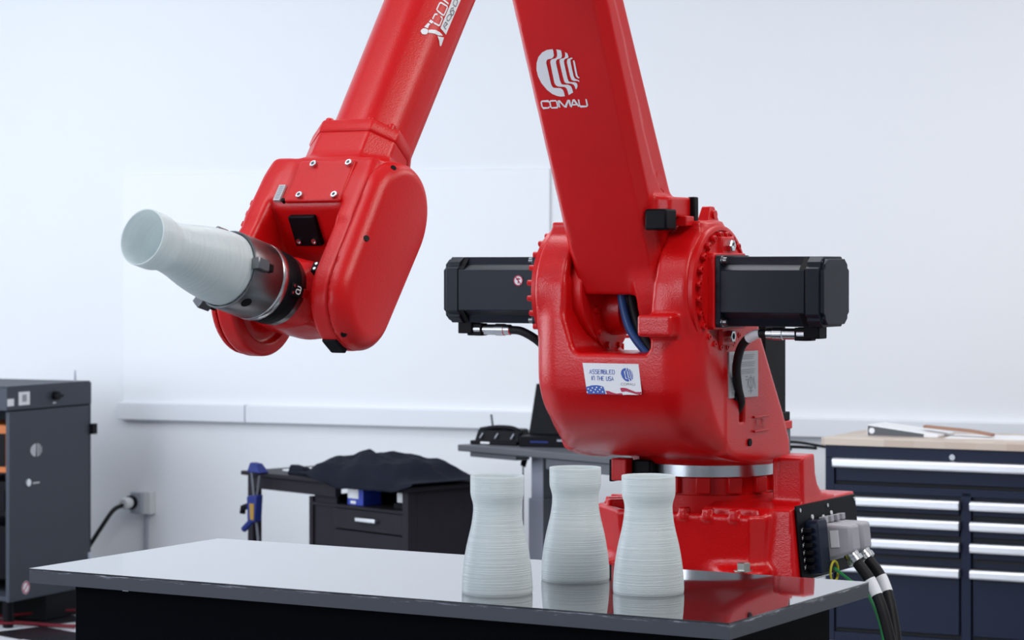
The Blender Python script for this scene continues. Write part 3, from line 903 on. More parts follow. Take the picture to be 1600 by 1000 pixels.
# ribs inside the left cheek
g = G()
g.box(-.224, -.19, .17, .178, -.33, -.10); g.box(-.224, -.19, .26, .268, -.33, -.16); g.box(-.224, -.19, .10, .34, -.145, -.137)
g.build('cheek_rib', RED_ROUGH, turret, RF)

# ---- sticker on the front, plate on the side
def on_front(a, b, d=0.0):
    return (a, -.2012-d, b)
v, f = flat_fill([ST_PANEL], on_front)
stk = mk('front_sticker', v, f, WHITE, robot, RF, smooth=0)
stk['label'] = 'white sticker reading ASSEMBLED IN THE USA'
lines = word('ASSEMBLED', -.0545, -.2295, .0235, .0115) + word('IN THE USA', -.0485, -.2475, .0205, .0112)
v, f = flat_stroke(lines, .0016, lambda a, b: on_front(a, b, .0006)); mk('printed_lettering', v, f, BLUEPRINT, stk, RF, smooth=0)
v, f = flat_fill(ST_MARK, lambda a, b: on_front(a, b, .0006)); mk('printed_emblem', v, f, BLUEPRINT, stk, RF, smooth=0)
v, f = flat_stroke(word('COMAU', .0445, -.2590, .0870, .0058), .0010, lambda a, b: on_front(a, b, .0006)); mk('emblem_lettering', v, f, GREYPRINT, stk, RF, smooth=0)
v, f = flat_fill([ST_BLUE], lambda a, b: on_front(a, b, .0006)); mk('flag_canton', v, f, BLUEPRINT, stk, RF, smooth=0)
st = []
for cx, cz in ST_STAR:
    st.append([(cx+(.0030 if i % 2 == 0 else .0016)*math.sin(math.pi*i/5), cz+(.0030 if i % 2 == 0 else .0016)*math.cos(math.pi*i/5)) for i in range(10)])
v, f = flat_fill(st, lambda a, b: on_front(a, b, .0012)); mk('flag_stars', v, f, WHITE, stk, RF, smooth=0)
v, f = flat_fill(ST_RED, lambda a, b: on_front(a, b, .0006)); mk('flag_stripes', v, f, REDPRINT, stk, RF, smooth=0)
plate = G().prism([(.022, -.170), (.022, -.300), (.215, -.303), (.215, -.172)], 0, .258, .2690).build('rating_plate', SILVERLABEL, robot, RF)
random.seed(11)
lines = []
for i in range(22):
    z = -.182-.0052*i
    if i % 4 == 3: continue
    lines.append([(.034, z), ((.20 if i < 12 else .105)-.02*random.random(), z)])
v, f = flat_stroke(lines, .0018, lambda a, b: (.2697, a, b)); mk('printed_lines', v, f, GREYPRINT, plate, RF, smooth=0)
lines = [circle(.165, -.262, .016, 12, close=True), [(.165, -.240), (.165, -.292)], [(.150, -.285), (.180, -.285)], [(.15, -.25), (.14, -.275)], [(.185, -.245), (.195, -.28)], [(.128, -.244), (.145, -.244)], [(.128, -.252), (.145, -.252)]]
v, f = flat_stroke(lines, .0025, lambda a, b: (.2697, a, b)); mk('printed_diagram', v, f, GREYPRINT, plate, RF, smooth=0)

# ---- counterbalance tower behind the turret
tw = G().box(-.10, .118, .60, .755, -.385, .02).build('tower_housing', BLACK, robot, RF, bevel=.004)
G().box(-.10, .128, .60, .765, -.405, -.378).build('tower_foot', BLACK, tw, RF, bevel=.003)
tb = G().box(-.08, .138, .58, .76, -.430, -.405).build('tower_bracket', RED, robot, RF, bevel=.003)
G().box(.02, .132, .60, .76, -.51, -.430).build('grey_block', LEGDARK, tb, RF, bevel=.003)
G().box(-.08, .04, .38, .70, -.50, -.44).build('bracket_arm', RED, tb, RF, bevel=.004)

# ---- forearm
def octo(ap, r, n=5):
    out = []
    for i in range(8):
        a = rad(22.5+45*i)
        R = (ap-r)/math.cos(rad(22.5))
        cx, cy = R*math.cos(a), R*math.sin(a)
        for k in range(n+1):
            t = a-rad(22.5)+rad(45)*k/n
            out.append((cx+r*math.cos(t), cy+r*math.sin(t)))
    return out
def loft(rings, caps=True):
    n = len(rings[0]); v = [p for r in rings for p in r]; f = []
    for k in range(len(rings)-1):
        for i in range(n):
            j = (i+1) % n
            f.append([k*n+i, k*n+j, (k+1)*n+j, (k+1)*n+i])
    if caps:
        f.append(list(range(n))[::-1]); f.append(list(range(len(rings)*n-n, len(rings)*n)))
    return v, f
rings = []
for a, ap in ((-1.02, .118), (-.55, .110), (-.2, .102), (.238, .0985)):
    rings.append([(p[0], a, p[1]) for p in octo(ap, .062)])
v, f = loft(rings)
fore = mk('forearm_tube', v, [q[::-1] for q in f], RED, robot, WF, smooth=50)
fore['label'] = 'red tapering forearm tube'
def on_fore(a, b, lift=.0014):
    # lay a point drawn in the plane of the side facet down onto the rounded, tapering tube
    d = np.array([-.6, -.465, -.651])
    q = np.array([.100, a, b])-d*.03
    for _ in range(40):
        ap = .102+(-.2-q[1])*(.0235 if q[1] < -.2 else .0080)
        s = float(sd_poly(q[:1], q[2:], octo(ap, .062, 3))[0])
        if s < lift+.0001:
            break
        q = q+d*max(.0001, s-lift)
    return tuple(q)
def slanted(ch, u0, w, b0, h):
    return [[(-(u0+w*p[0]-.2*h*p[1]/1.3), b0+h*p[1]/1.3) for p in l] for l in FONT[ch]]
FORE_WORD = FORE_WORD[:3]+slanted('M', .158, .027, .048, .032)+slanted('A', .192, .027, .048, .032)+slanted('U', .226, .027, .048, .032)
FORE_SUB = FORE_SUB[:5]
for ch, u0 in zip('OTICS', (.172, .196, .216, .232, .254)):
    FORE_SUB = FORE_SUB+slanted(ch, u0, .018, .019, .014)
FORE_FILL[5] = [(-.086, .043), (-.145, .042), (-.205, .042), (-.268, .041), (-.290, .011), (-.22, .011), (-.155, .013), (-.088, .015)]
v, f = wrap_fill(FORE_FILL[:5], on_fore); mk('figure_print', v, f, WHITE, fore, WF, smooth=0)
v, f = wrap_fill(FORE_FILL[5:], on_fore); mk('banner_print', v, f, WHITE, fore, WF, smooth=0)
v, f = flat_stroke(dense(FORE_WORD), .0042, on_fore); mk('lettering_print', v, f, WHITE, fore, WF, smooth=0)
v, f = flat_stroke(dense(FORE_SUB), .0018, lambda a, b: on_fore(a, b, .0028)); mk('banner_lettering', v, f, DESKGREY, fore, WF, smooth=0)
# elbow above the frame
def f_elbow(x, y, z):
    b = sd_span(sd_circ(y, z, -.70, 1.27, .20), x, -.19, .19, .03)
    b = smin(b, sd_box(x, y, z, (0, -.60, 1.40), (.15, .17, .12), .04), .08)
    return b
cast('elbow_housing', f_elbow, (-.22, -.95, 1.02), (.22, -.38, 1.56), .012, RED, robot, RF)
# forearm collar
col_out = [(-.078, .102), (.062, .102), (.110, .052), (.106, -.02), (.06, -.098), (-.08, -.11), (-.14, -.06), (-.14, .045)]
v, f = loft([[(p[0]*.97, .232, p[1]*.97) for p in col_out], [(p[0], .238, p[1]) for p in col_out], [(p[0], .262, p[1]) for p in col_out], [(p[0]*.975, .268, p[1]*.975) for p in col_out]])
coll = mk('forearm_collar', v, f, RED, robot, WF, smooth=30, bevel=.003)
for bx_, bb_ in ((-.068, .090), (.045, .088), (.088, .060)):
    G().lathe([(.011, -.240), (.011, -.228), (.008, -.224)], 1, (bx_, 0, bb_), 12).build('collar_bolt', RED, coll, (WF[0], WF[1] @ np.diag([1, -1, 1])))

# ---- wrist fork
def f_fork(x, a, b):
    neck = sd_poly(x, b, [(-.076, .098), (.060, .098), (.107, .050), (.103, -.02), (.058, -.095), (-.08, -.105), (-.135, -.06), (-.135, .045)])
    body = sd_span(neck, a, .262, .40, .006)
    blk = sd_box(x, a, b, (-.020, .445, .0), (.146, .095, .116), .018)
    body = smin(body, blk, .028)
    left = sd_span(sd_caps(a, b, (.43, 0), (.672, 0), .116, .134), x, -.170, -.112, .016)
    right = sd_span(sd_caps(a, b, (.43, 0), (.672, 0), .116, .118), x, .074, .130, .008)
    body = smin(body, left, .03)
    body = smin(body, right, .02)
    slot = sd_span(((.490-a)+.50*(.116-b))*.894, x, -.112, .078, .0)
    body = rmax(body, -slot, .016)
    dish = sd_span(sd_circ(a, b, .672, 0, .104), x, -.136, -.05, .01)
    body = np.maximum(body, -dish)
    hubL = sd_span(sd_circ(a, b, .672, 0, .072), x, -.15, -.088, .006)
    body = smin(body, hubL, .02)
    return body
fork = cast('wrist_fork', f_fork, (-.20, .235, -.17), (.16, .84, .15), .0055, RED, robot, WF)
fork['label'] = 'red forked wrist casting'
def f_cover(x, a, b):
    d = sd_caps(a, b, (.445, -.002), (.672, .002), .127, .118)
    dome = .20*np.clip((b-.02)**2, 0, .02)
    return sd_span(d, x+dome*4, .040, .178, .036)
def f_cover2(x, a, b):
    return np.maximum(f_cover(x, a, b), .1315-x)
cover = cast('wrist_cover', f_cover2, (.11, .29, -.16), (.21, .82, .16), .0055, RED, robot, WF, sharp=50)
cover['label'] = 'red pill-shaped side cover of the wrist'
def wcyl(name, x, a, b, r, h0, h1, m, parent, n=16, ax=0):
    return G().cyl(ax, (x if ax != 0 else 0, a if ax != 1 else 0, b if ax != 2 else 0), r, h0, h1, n).build(name, m, parent, WF)
# left arm cover disc
lc = cast('wrist_cover', lambda x, a, b: np.maximum(sd_span(sd_caps(a, b, (.52, 0), (.672, 0), .10, .130), x, -.188, -.10, .014), x+.1705), (-.21, .39, -.16), (-.15, .83, .16), .0065, RED, robot, WF, sharp=50)
for i in range(3):
    G().box(-.184, -.170, .470+.030*i, .484+.030*i, .094, .107).build('cover_lug', RED, lc, WF, bevel=.002)
# cover screws and numeral
for aa, bb, da in ((.386, .085, -.35), (.577, .085, 0), (.765, .03, .9)):
    dv = np.array([.75, da, .7]); dv /= np.linalg.norm(dv)
    q = np.array([.135, aa, bb-.02])
    while f_cover(*[np.array([c]) for c in q])[0] < 0:
        q = q+dv*.001
    e1 = np.cross(dv, [0, 1, 0]); e1 /= np.linalg.norm(e1)
    HF = (frame_apply(WF, q), np.asarray(WF[1]) @ np.stack([e1, np.cross(dv, e1), dv], 1))
    G().cyl(2, (0, 0, 0), .0070, -.01, .0012, 16).build('cover_hole', BLACK, cover, HF)
# front plate
fp = G().box(-.075, .078, .372, .488, .112, .1240).build('access_plate', RED, robot, WF, bevel=.004)
for px, pa in ((-.031, .386), (.066, .385), (-.034, .475), (.062, .476)):
    s = G().lathe([(.0085, .123), (.0085, .1315), (.0075, .1325), (.0045, .1325), (.0045, .128)], 2, (px, pa, 0), 14).build('socket_screw', STEEL, fp, WF)
lb = G().box(-.108, -.090, .440, .484, .112, .1225).build('data_label', SILVERLABEL, robot, WF)
v, f = flat_stroke([[(-.1055, .445+.0055*i), (-.0925, .445+.0055*i)] for i in range(7)], .002, lambda a, b: (a, b, .1232)); mk('label_print', v, f, GREYPRINT, lb, WF, smooth=0)
G().cyl(2, (-.082, .482, 0), .005, .112, .1215, 12).build('small_hole', BLACK, fp, WF)
# black pad in the crotch of the fork
_n = np.array([0, .894, .447]); _t = np.array([0, -.447, .894])       # crotch normal and its upward direction in (x, a, b)
CFo = np.array([-.035, .490+.50*(.116-.055), .055])
CF = (frame_apply(WF, CFo), np.asarray(WF[1]) @ np.stack([[1, 0, 0], _t, _n], 1))
pad = G().box(-.036, .036, -.036, .040, -.004, .012).build('rubber_pad', BLACK, robot, CF, bevel=.003)
for px in (-.022, .020):
    G().lathe([(.0068, .011), (.0068, .0160), (.004, .0160), (.004, .0125)], 2, (px, -.022, 0), 14).build('pad_screw', STEEL, pad, CF)
G().box(.086, .126, .772, .7945, -.040, .010).build('lower_buffer', BLACK, fork, WF, bevel=.004)
G().box(.066, .086, .650, .676, .092, .112).build('index_block', BLACK, fork, WF, bevel=.002)
for k in (.656, .669):
    G().cyl(2, (.076, k, 0), .0035, .111, .1135, 10).build('index_screw', STEEL, fork, WF)

# ---- wrist body and gripper (tool frame)
def f_wrist(p, q, s):
    b = sd_span(sd_circ(p, q, 0, 0, .078), s, -.05, .088, .008)
    b = smin(b, sd_box(p, q, s, (0.0, .0, .0), (.082, .074, .072), .022), .03)
    b = smin(b, sd_span(sd_circ(q, s, 0, 0, .070), p, -.098, .090, .010), .02)
    return b
wr = cast('wrist_body', f_wrist, (-.12, -.12, -.10), (.12, .12, .11), .0055, RED_ROUGH, robot, TF)
G().lathe([(.04, .082), (.081, .082), (.0815, .086), (.0815, .100), (.04, .100)], 2, (0, 0, 0), 64).build('tool_flange', DSTEEL, robot, TF)
ad = G().lathe([(.04, .100), (.083, .100), (.084, .104), (.084, .122), (.082, .124), (.085, .126), (.085, .146), (.083, .149), (.04, .149)], 2, (0, 0, 0), 64).build('tool_adapter', BLACK, robot, TF)
G().lathe([(.05, .149), (.087, .149), (.088, .151), (.088, .166), (.087, .168), (.05, .168)], 2, (0, 0, 0), 72).build('clamp_ring', STEEL, ad, TF)
ck = G().lathe([(.05, .168), (.0865, .168), (.088, .171), (.088, .262), (.0865, .264), (.084, .264), (.084, .24), (.04, .24)], 2, (0, 0, 0), 96).build('gripper_chuck', DSTEEL, robot, TF)
ck['label'] = 'grey cylindrical gripper chuck'
def radial(ang):
    ca, sa = math.cos(ang), math.sin(ang)
    return np.stack([[ca, sa, 0], [-sa, ca, 0], [0, 0, 1]], 1)
for ang in (8, 118, 232):
    fr = (TF[0], TF[1] @ radial(rad(ang)))
    G().box(.082, .104, -.013, .013, .236, .272).build('chuck_jaw', DSTEEL, ck, fr, bevel=.002)
    G().box(.086, .099, -.009, .009, .216, .238).build('jaw_slide', BLACK, ck, fr, bevel=.002)
KSZ = .238
fr = (TF[0], TF[1] @ radial(rad(309)))
G().cyl(0, (0, 0, KSZ), .0125, .08, .0888, 24).build('key_socket', BLACK, ck, fr)
fr = (TF[0], TF[1] @ radial(rad(354)))
tg = G().box(.078, .0885, -.014, .014, .098, .138).build('index_tag', BLACK, robot, fr, bevel=.002)
v, f = flat_stroke([[(a, b) for a, b in l] for l in word('6', .108, -.007, .122, .016)], .0024, lambda a, b: (.0892, b, a)); mk('tag_numeral', v, f, WHITE, tg, fr, smooth=0)
for k in (-.008, .008):
    G().cyl(0, (0, k, .131), .003, .088, .0905, 10).build('tag_screw', STEEL, tg, fr)
G().box(.070, .086, -.010, .010, .060, .092).build('tag_bracket', RED, tg, fr, bevel=.002)

# ---- connector panel on the base
PF = (np.array([.3975, .245, -.825])-ROOTL, np.stack([[0, 1, 0], [-.10, 0, 1], [1, 0, .10]], 1))   # (along y, up, outwards)
pn = G().box(-.02, .42, .0, .212, .0, .006).build('connector_panel', BLACK, robot, PF, bevel=.002)
for u, w in ((.0, .198), (.405, .198), (.20, .196), (.405, .012)):
    G().cyl(2, (u, w, 0), .006, .006, .010, 10).build('panel_screw', STEEL, pn, PF)
for u, w in ((.085, .172), (.165, .165), (.225, .172)):
    G().cyl(2, (u, w, 0), .007, .006, .009, 12).build('panel_tag', WHITE, pn, PF)
cn = G().prism(rrect(.030, .100, .012, .165, .014), 2, .006, .045).build('multi_connector', NAVY, robot, PF, bevel=.003)
for i in range(6):
    G().box(.008, .030, .028+.021*i, .040+.021*i, .006, .030).build('latch', BLACK, cn, PF, bevel=.002)
    v, f = flat_stroke([[(.002, .030+.021*i), (.002, .038+.021*i), (.010, .034+.021*i), (.010, .042+.021*i)]], .003, lambda a, b: (a, b, .0068)); mk('latch_print', v, f, WHITE, cn, PF, smooth=0)
for k, off in enumerate((0.0, .085)):
    hd = G().hexa([(.112+off, .035, .006), (.190+off, .035, .006), (.190+off, .150, .006), (.112+off, .150, .006)],
                  [(.116+off, .062, .108), (.186+off, .062, .108), (.186+off, .140, .108), (.116+off, .140, .108)]).build('connector_hood', GREYPLASTIC, robot, PF, bevel=.010)
    G().box(.118+off, .138+off, .15, .168, .012, .034).build('hood_clip', GREYPLASTIC, hd, PF, bevel=.002)
    G().box(.158+off, .180+off, .15, .168, .012, .034).build('hood_clip', GREYPLASTIC, hd, PF, bevel=.002)
    if k == 0:
        G().box(.1115, .118, .080, .128, .045, .070).build('hood_label', WHITE, hd, PF)
    # gland and hose
    o = np.array([.150+off, .072, .078])
    d = np.array([.02, -.80, .50]); d /= np.linalg.norm(d)
    t1 = np.cross(d, [1, 0, 0]); t1 /= np.linalg.norm(t1); t2 = np.cross(d, t1)
    LF = (frame_apply(PF, o), np.asarray(PF[1]) @ np.stack([t1, t2, d], 1))
    G().lathe([(.024, -.004), (.026, .0), (.026, .012), (.022, .014), (.022, .030), (.025, .032), (.025, .046), (.017, .050)], 2, (0, 0, 0), 20).build('cable_gland', STEEL, hd, LF)
    p0 = frame_apply(LF, [0, 0, .03]); p1 = frame_apply(LF, [0, 0, .12])
    dx = .005*k
    pts = [p0, p1, p1+np.array([.050, -.02+dx, -.10]), p1+np.array([.095, -.045+dx, -.26]), p1+np.array([.115, -.05, -.50])]
    if k == 1:
        pts = [p0, p1, p1+np.array([.045, -.035, -.10]), p1+np.array([.085, -.085, -.26]), p1+np.array([.105, -.10, -.50])]
    path = spline(pts, 8)
    hs = G().tube(path, .0165, 14).build('supply_hose', RUBBER, robot)
    G().tube(path[7:12], .0174, 14).build('hose_label', WHITE, hs)
    if k == 0:
        q = np.array(path[24])
        G().lathe([(.028, -.004), (.030, 0), (.028, .004)], 2, tuple(q+np.array([.006, .008, 0])), 20, caps=False).build('zip_tie', WHITE, hs)
# earth wire loop
c0 = frame_apply(PF, [.105, .004, .03])
loop = spline([tuple(c0+np.array([.02, .028*math.cos(t), .010+.030*math.sin(t)])) for t in np.linspace(-1.2, 4.6, 12)], 4)
G().tube(loop, .0035, 8).build('earth_wire', YELLOW, robot)
G().tube(spline([tuple(c0+np.array(p)) for p in ((.02, .0, .02), (.05, .05, -.02), (.07, .12, -.06), (.08, .2, -.16), (.09, .24, -.3))], 6), .0045, 8).build('earth_wire', GREEN, robot)
# ------------------------------------------------------------------ table
TANG = rad(-29.8)
tab = thing('work_table', 'long glossy black-topped table with chipped edges under three vases', 'table', (-1.197, 6.184, 0), TANG)
TL, TW, TH = 1.905, .785, .90
top = G().box(0, TL, 0, TW, -.0035, 0).build('table_top', TABLETOP, tab)
top.location = (0, 0, TH)
eb = G().box(.0005, TL-.0005, .0005, TW-.0005, -.036, -.0035).build('edge_band', EDGEBAND, tab)
eb.location = (0, 0, TH)
# black carcass
car = G().box(.085, TL-.075, .075, TW-.06, .06, TH-.036).build('carcass', CARCASS, tab, bevel=.002)
G().box(.12, TL-.12, .11, TW-.10, 0, .06).build('plinth', BLACK, tab)
# a couple of small screw heads and a scratch on the worktop
G().box(.235, .252, .0735, .0755, TH-.0495, TH-.0455).build('staple', WHITE, tab)

# ------------------------------------------------------------------ vases
VP = [(.0800, .0), (.0816, .004), (.0814, .02), (.0808, .030), (.0796, .048), (.0775, .066), (.0745, .086), (.0709, .106), (.0661, .127), (.0612, .147), (.0575, .167), (.0553, .186), (.0549, .198), (.0556, .205), (.0578, .213), (.0600, .220), (.0614, .227), (.0617, .236), (.0617, .268)]
def vase_mesh():
    pr = []
    P = [(r, z) for r, z in VP]
    zz = np.linspace(0, .268, 135)
    rs = np.interp(zz, [p[1] for p in P], [p[0] for p in P])
    ker = np.array([1, 2, 3, 2, 1])/9
    rr = np.convolve(np.pad(rs, 2, mode='edge'), ker, 'valid')
    for i, (r, z) in enumerate(zip(rr, zz)):
        pr.append((r+(.00022 if i % 2 else -.00022), z))
    pr += [(.0613, .2690), (.0592, .2690), (.0588, .268)]
    for z in np.linspace(.262, .004, 40):
        pr.append((float(np.interp(z, zz, rr))-.0032, z))
    pr.append((.002, .004))
    return G().lathe(pr, 2, (0, 0, 0), 96)
proto = vase_mesh().build('printed_vase', VASE, smooth=60)
proto.location = (-.034, 5.724, TH)
tag(proto, 'milky white ribbed vase on the table, leftmost of the standing three', 'vase', 'printed vases')
def vase(loc, label, rot=None):
    o = proto.copy(); COL.objects.link(o); o.location = loc; tag(o, label, 'vase', 'printed vases')
    return o
v2 = vase((.151, 5.957, TH), 'milky white ribbed vase standing farthest back on the table, between two others'); v2.rotation_euler = (0, 0, 1.3)
v3 = vase((.313, 5.724, TH), 'milky white ribbed vase on the table, directly in front of the robot base'); v3.rotation_euler = (0, 0, 2.6)
held = vase((0, 0, 0), 'milky white ribbed vase held sideways in the gripper of the robot')
M3 = np.array([[_c, -_s, 0], [_s, _c, 0], [0, 0, 1]]) @ np.stack([TX, TY, TD], 1)
hp = np.array(robot_world(PJ+.2615*TD))
held.matrix_world = Matrix([list(M3[0])+[hp[0]], list(M3[1])+[hp[1]], list(M3[2])+[hp[2]], [0, 0, 0, 1]])

# robot pedestal
ped = thing('robot_pedestal', 'steel pedestal the red robot is bolted to', 'pedestal', (robot.location[0], robot.location[1], 0), RANG)
PZ = robot.location[2]
G().box(-.27, .29, -.27, .27, PZ-.03, PZ-.001).build('top_plate', STEEL, ped, bevel=.003)
G().box(-.24, .24, -.24, .24, .03, PZ-.03).build('column', LEGDARK, ped, bevel=.01)
G().box(-.45, .45, -.45, .45, 0, .03).build('foot_plate', LEGDARK, ped, bevel=.003)

# ------------------------------------------------------------------ tool chest
CANG = rad(-27)
ch = thing('tool_chest', 'wide dark navy tool chest with long silver drawer handles and a wooden top', 'tool chest', (1.269, 10.1, 0), CANG)
CW, CD, CB, CT = 1.18, .55, .135, .925
body = G().box(0, CW, .012, CD, CB, CT).build('chest_body', NAVY, ch, bevel=.003)
tp = G().box(-.015, CW+.015, -.012, CD+.01, CT, CT+.030).build('wooden_top', BUTCHER, ch, bevel=.003)
G().box(.0, CW, -.004, .012, CT-.050, CT).build('top_rail', NAVY, ch, bevel=.002)
G().cyl(1, (.53, 0, CT-.032), .012, -.010, -.003, 16).build('lock', STEEL, ch)
G().box(.0, .038, -.004, .012, CB, CT-.05).build('stile', NAVY, ch, bevel=.002)
G().box(CW-.038, CW, -.004, .012, CB, CT-.05).build('stile', NAVY, ch, bevel=.002)
G().box(.565, .605, -.004, .012, CB, .755).build('stile', NAVY, ch, bevel=.002)
G().box(.038, CW-.038, -.004, .012, .738, .768).build('rail', NAVY, ch, bevel=.002)
G().box(.038, CW-.038, -.004, .012, CB, CB+.038).build('rail', NAVY, ch, bevel=.002)
def drawer(x0, x1, z0, z1):
    G().box(x0, x1, .0085, .0125, z0-.006, z1+.006).build('gap_liner', NAVYGAP, ch, smooth=0)
    d = G().box(x0+.006, x1-.004, -.006, .012, z0+.008, z1).build('drawer', NAVY, ch, bevel=.003)
    prof = [(-.036, z1-.004), (-.028, z1+.004), (-.006, z1+.004), (-.006, z1-.034), (-.030, z1-.034), (-.036, z1-.026)]
    h = G().prism(prof, 0, x0-.002, x1+.002).build('handle', ALU, d, bevel=.003)
drawer(.040, CW-.040, .775, .872)
zs = [(.657, .720), (.572, .640), (.487, .555), (.182, .452)]
for z0, z1 in zs:
    drawer(.040, .562, z0, z1)
    drawer(.608, CW-.040, z0, z1)
for cx in (.06, .25, CW-.07):
    cs = G().cyl(0, (0, .09, .055), .052, cx-.016, cx+.016, 24).build('caster_wheel', LEGDARK, ch)
    G().box(cx-.028, cx+.028, .05, .13, .10, CB).build('caster_plate', ALU, cs)
    G().box(cx-.026, cx-.020, .065, .115, .05, .11).build('caster_fork', ALU, cs); G().box(cx+.020, cx+.026, .065, .115, .05, .11).build('caster_fork', ALU, cs)
def chest_world(x, y, z):
    c, s = math.cos(CANG), math.sin(CANG)
    return (1.269+c*x-s*y, 10.1+s*x+c*y, z)
bx_ = thing('white_binder', 'white slanted binder lying on the wooden top of the tool chest', 'binder', chest_world(.12, .16, CT+.03), CANG)
G().hexa([(0, 0, 0), (.30, 0, 0), (.30, .22, 0), (0, .22, 0)], [(0, 0, .046), (.30, 0, .012), (.30, .22, .012), (0, .22, .046)]).build('cover', PAPER, bx_, bevel=.003)
G().hexa([(.004, -.002, .003), (.24, -.002, .003), (.24, -.002, .015), (.004, -.002, .043)], [(.004, .001, .003), (.24, .001, .003), (.24, .001, .015), (.004, .001, .043)]).build('page_edge', DESKGREY, bx_, smooth=0)
G().cyl(1, (.022, 0, .022), .012, -.004, -.001, 16).build('spine_hole', WHITE, bx_)
pp = G().hexa([(0, 0, 0), (.34, 0, 0), (.34, .22, 0), (0, .22, 0)], [(0, 0, .004), (.34, 0, .004), (.34, .22, .004), (0, .22, .004)]).build('paper_sheet', PAPER, smooth=0)
pp.location = chest_world(.45, .16, CT+.03); pp.rotation_euler = (0, 0, CANG+.1)
tag(pp, 'white paper sheet spread flat on the wooden chest top under the brown strip', 'paper')
wp = G()
pts = spline([(0, 0, .030), (.10, -.01, .024), (.20, -.02, .018), (.30, -.05, .006)], 6)
wv, wf = [], []
for i, p in enumerate(pts):
    for dy, dz in ((-.022, 0), (.022, 0), (.022, .010), (-.022, .010)):
        wv.append((p[0], p[1]+dy, p[2]+dz))
for i in range(len(pts)-1):
    for k in range(4):
        wf.append([4*i+k, 4*i+4+k, 4*i+4+(k+1) % 4, 4*i+(k+1) % 4])
wf.append([0, 1, 2, 3]); wf.append([4*len(pts)-1-k for k in range(4)])
ws = mk('brown_strip', wv, wf, WOODBROWN, smooth=30)
ws.location = chest_world(.33, .27, CT+.034); ws.rotation_euler = (0, 0, CANG)
tag(ws, 'curved brown strip lying on the papers on the chest top', 'strip')

# ------------------------------------------------------------------ grey standing desk
SANG = rad(-48.9)
SX, SY, SZ = -.236, 10.8, .876
sd = thing('standing_desk', 'grey height-adjustable desk behind the robot', 'desk', (SX, SY, 0), SANG)
SL, SW = 1.18, .80
G().box(0, SL, 0, SW, SZ-.028, SZ).build('desk_top', DESKGREY, sd, bevel=.004)
G().box(.06, .36, .02, .10, SZ-.050, SZ-.028).build('cable_tray', LEGDARK, sd, bevel=.003)
G().box(.55, .98, .02, .16, SZ-.075, SZ-.028).build('control_box', LEGDARK, sd, bevel=.004)
for x in (.30, .95):
    lg = G().box(x, x+.075, .16, .235, .40, SZ-.028).build('leg', LEGGREY, sd, bevel=.003)
    G().box(x+.0745, x+.076, .162, .233, .40, SZ-.03).build('leg_face', LEGDARK, lg, smooth=0)
    G().box(x-.008, x+.083, .152, .243, .06, SZ-.22).build('leg_sleeve', LEGGREY, lg, bevel=.003)
    G().box(x+.0825, x+.0845, .154, .241, .06, SZ-.22).build('sleeve_face', LEGDARK, lg, smooth=0)
    G().box(x-.02, x+.09, .0, .60, .0, .06).build('foot', LEGDARK, lg, bevel=.004)
def desk_world(x, y, z):
    c, s = math.cos(SANG), math.sin(SANG)
    return (SX+c*x-s*y, SY+s*x+c*y, z)
# black case with knobs
kt = thing('black_case', 'low black case with small white knobs and an antenna on the grey desk', 'case', desk_world(.0, .09, SZ), rad(-30))
G().hexa([(0, 0, 0), (.225, 0, 0), (.225, .13, 0), (0, .13, 0)], [(.012, .02, .062), (.22, .02, .062), (.205, .12, .066), (.02, .12, .066)]).build('case_body', BLACK, kt, bevel=.005)
G().box(.0, .235, -.03, .0, .0, .016).build('front_lip', BLACK, kt, bevel=.004)
G().tube(spline([(.02, .03, .06), (.10, .03, .072), (.18, .03, .070), (.228, .03, .050)], 6), .010, 10).build('carry_bar', BLACK, kt)
for x in (.035, .11, .19):
    G().tube([(x, -.004, .026), (x+.006, .012, .046)], .0032, 8).build('toggle', LEGGREY, kt)
G().box(.055, .10, -.033, -.029, .004, .012).build('name_strip', PAPER, kt)
G().tube([(.065, .06, .06), (.055, .06, .125)], .005, 8).build('antenna', LEGDARK, kt)
# open laptop
lp = thing('laptop', 'open black laptop with dark screen on the grey desk beside the robot', 'laptop', (.030, 10.665, SZ), rad(-18))
G().box(0, .40, 0, .16, 0, .045).build('keyboard_base', BLACK, lp, bevel=.004)
G().hexa([(.0, .135, .045), (.40, .135, .045), (.40, .155, .045), (.0, .155, .045)], [(.022, .175, .262), (.42, .175, .262), (.42, .190, .262), (.022, .190, .262)]).build('screen_lid', SCREEN, lp, bevel=.004)
G().box(.05, .13, -.002, .001, .018, .026).build('status_strip', BLUECLAMP, lp)
G().box(.17, .20, -.002, .001, .026, .034).build('maker_mark', LEGGREY, lp)
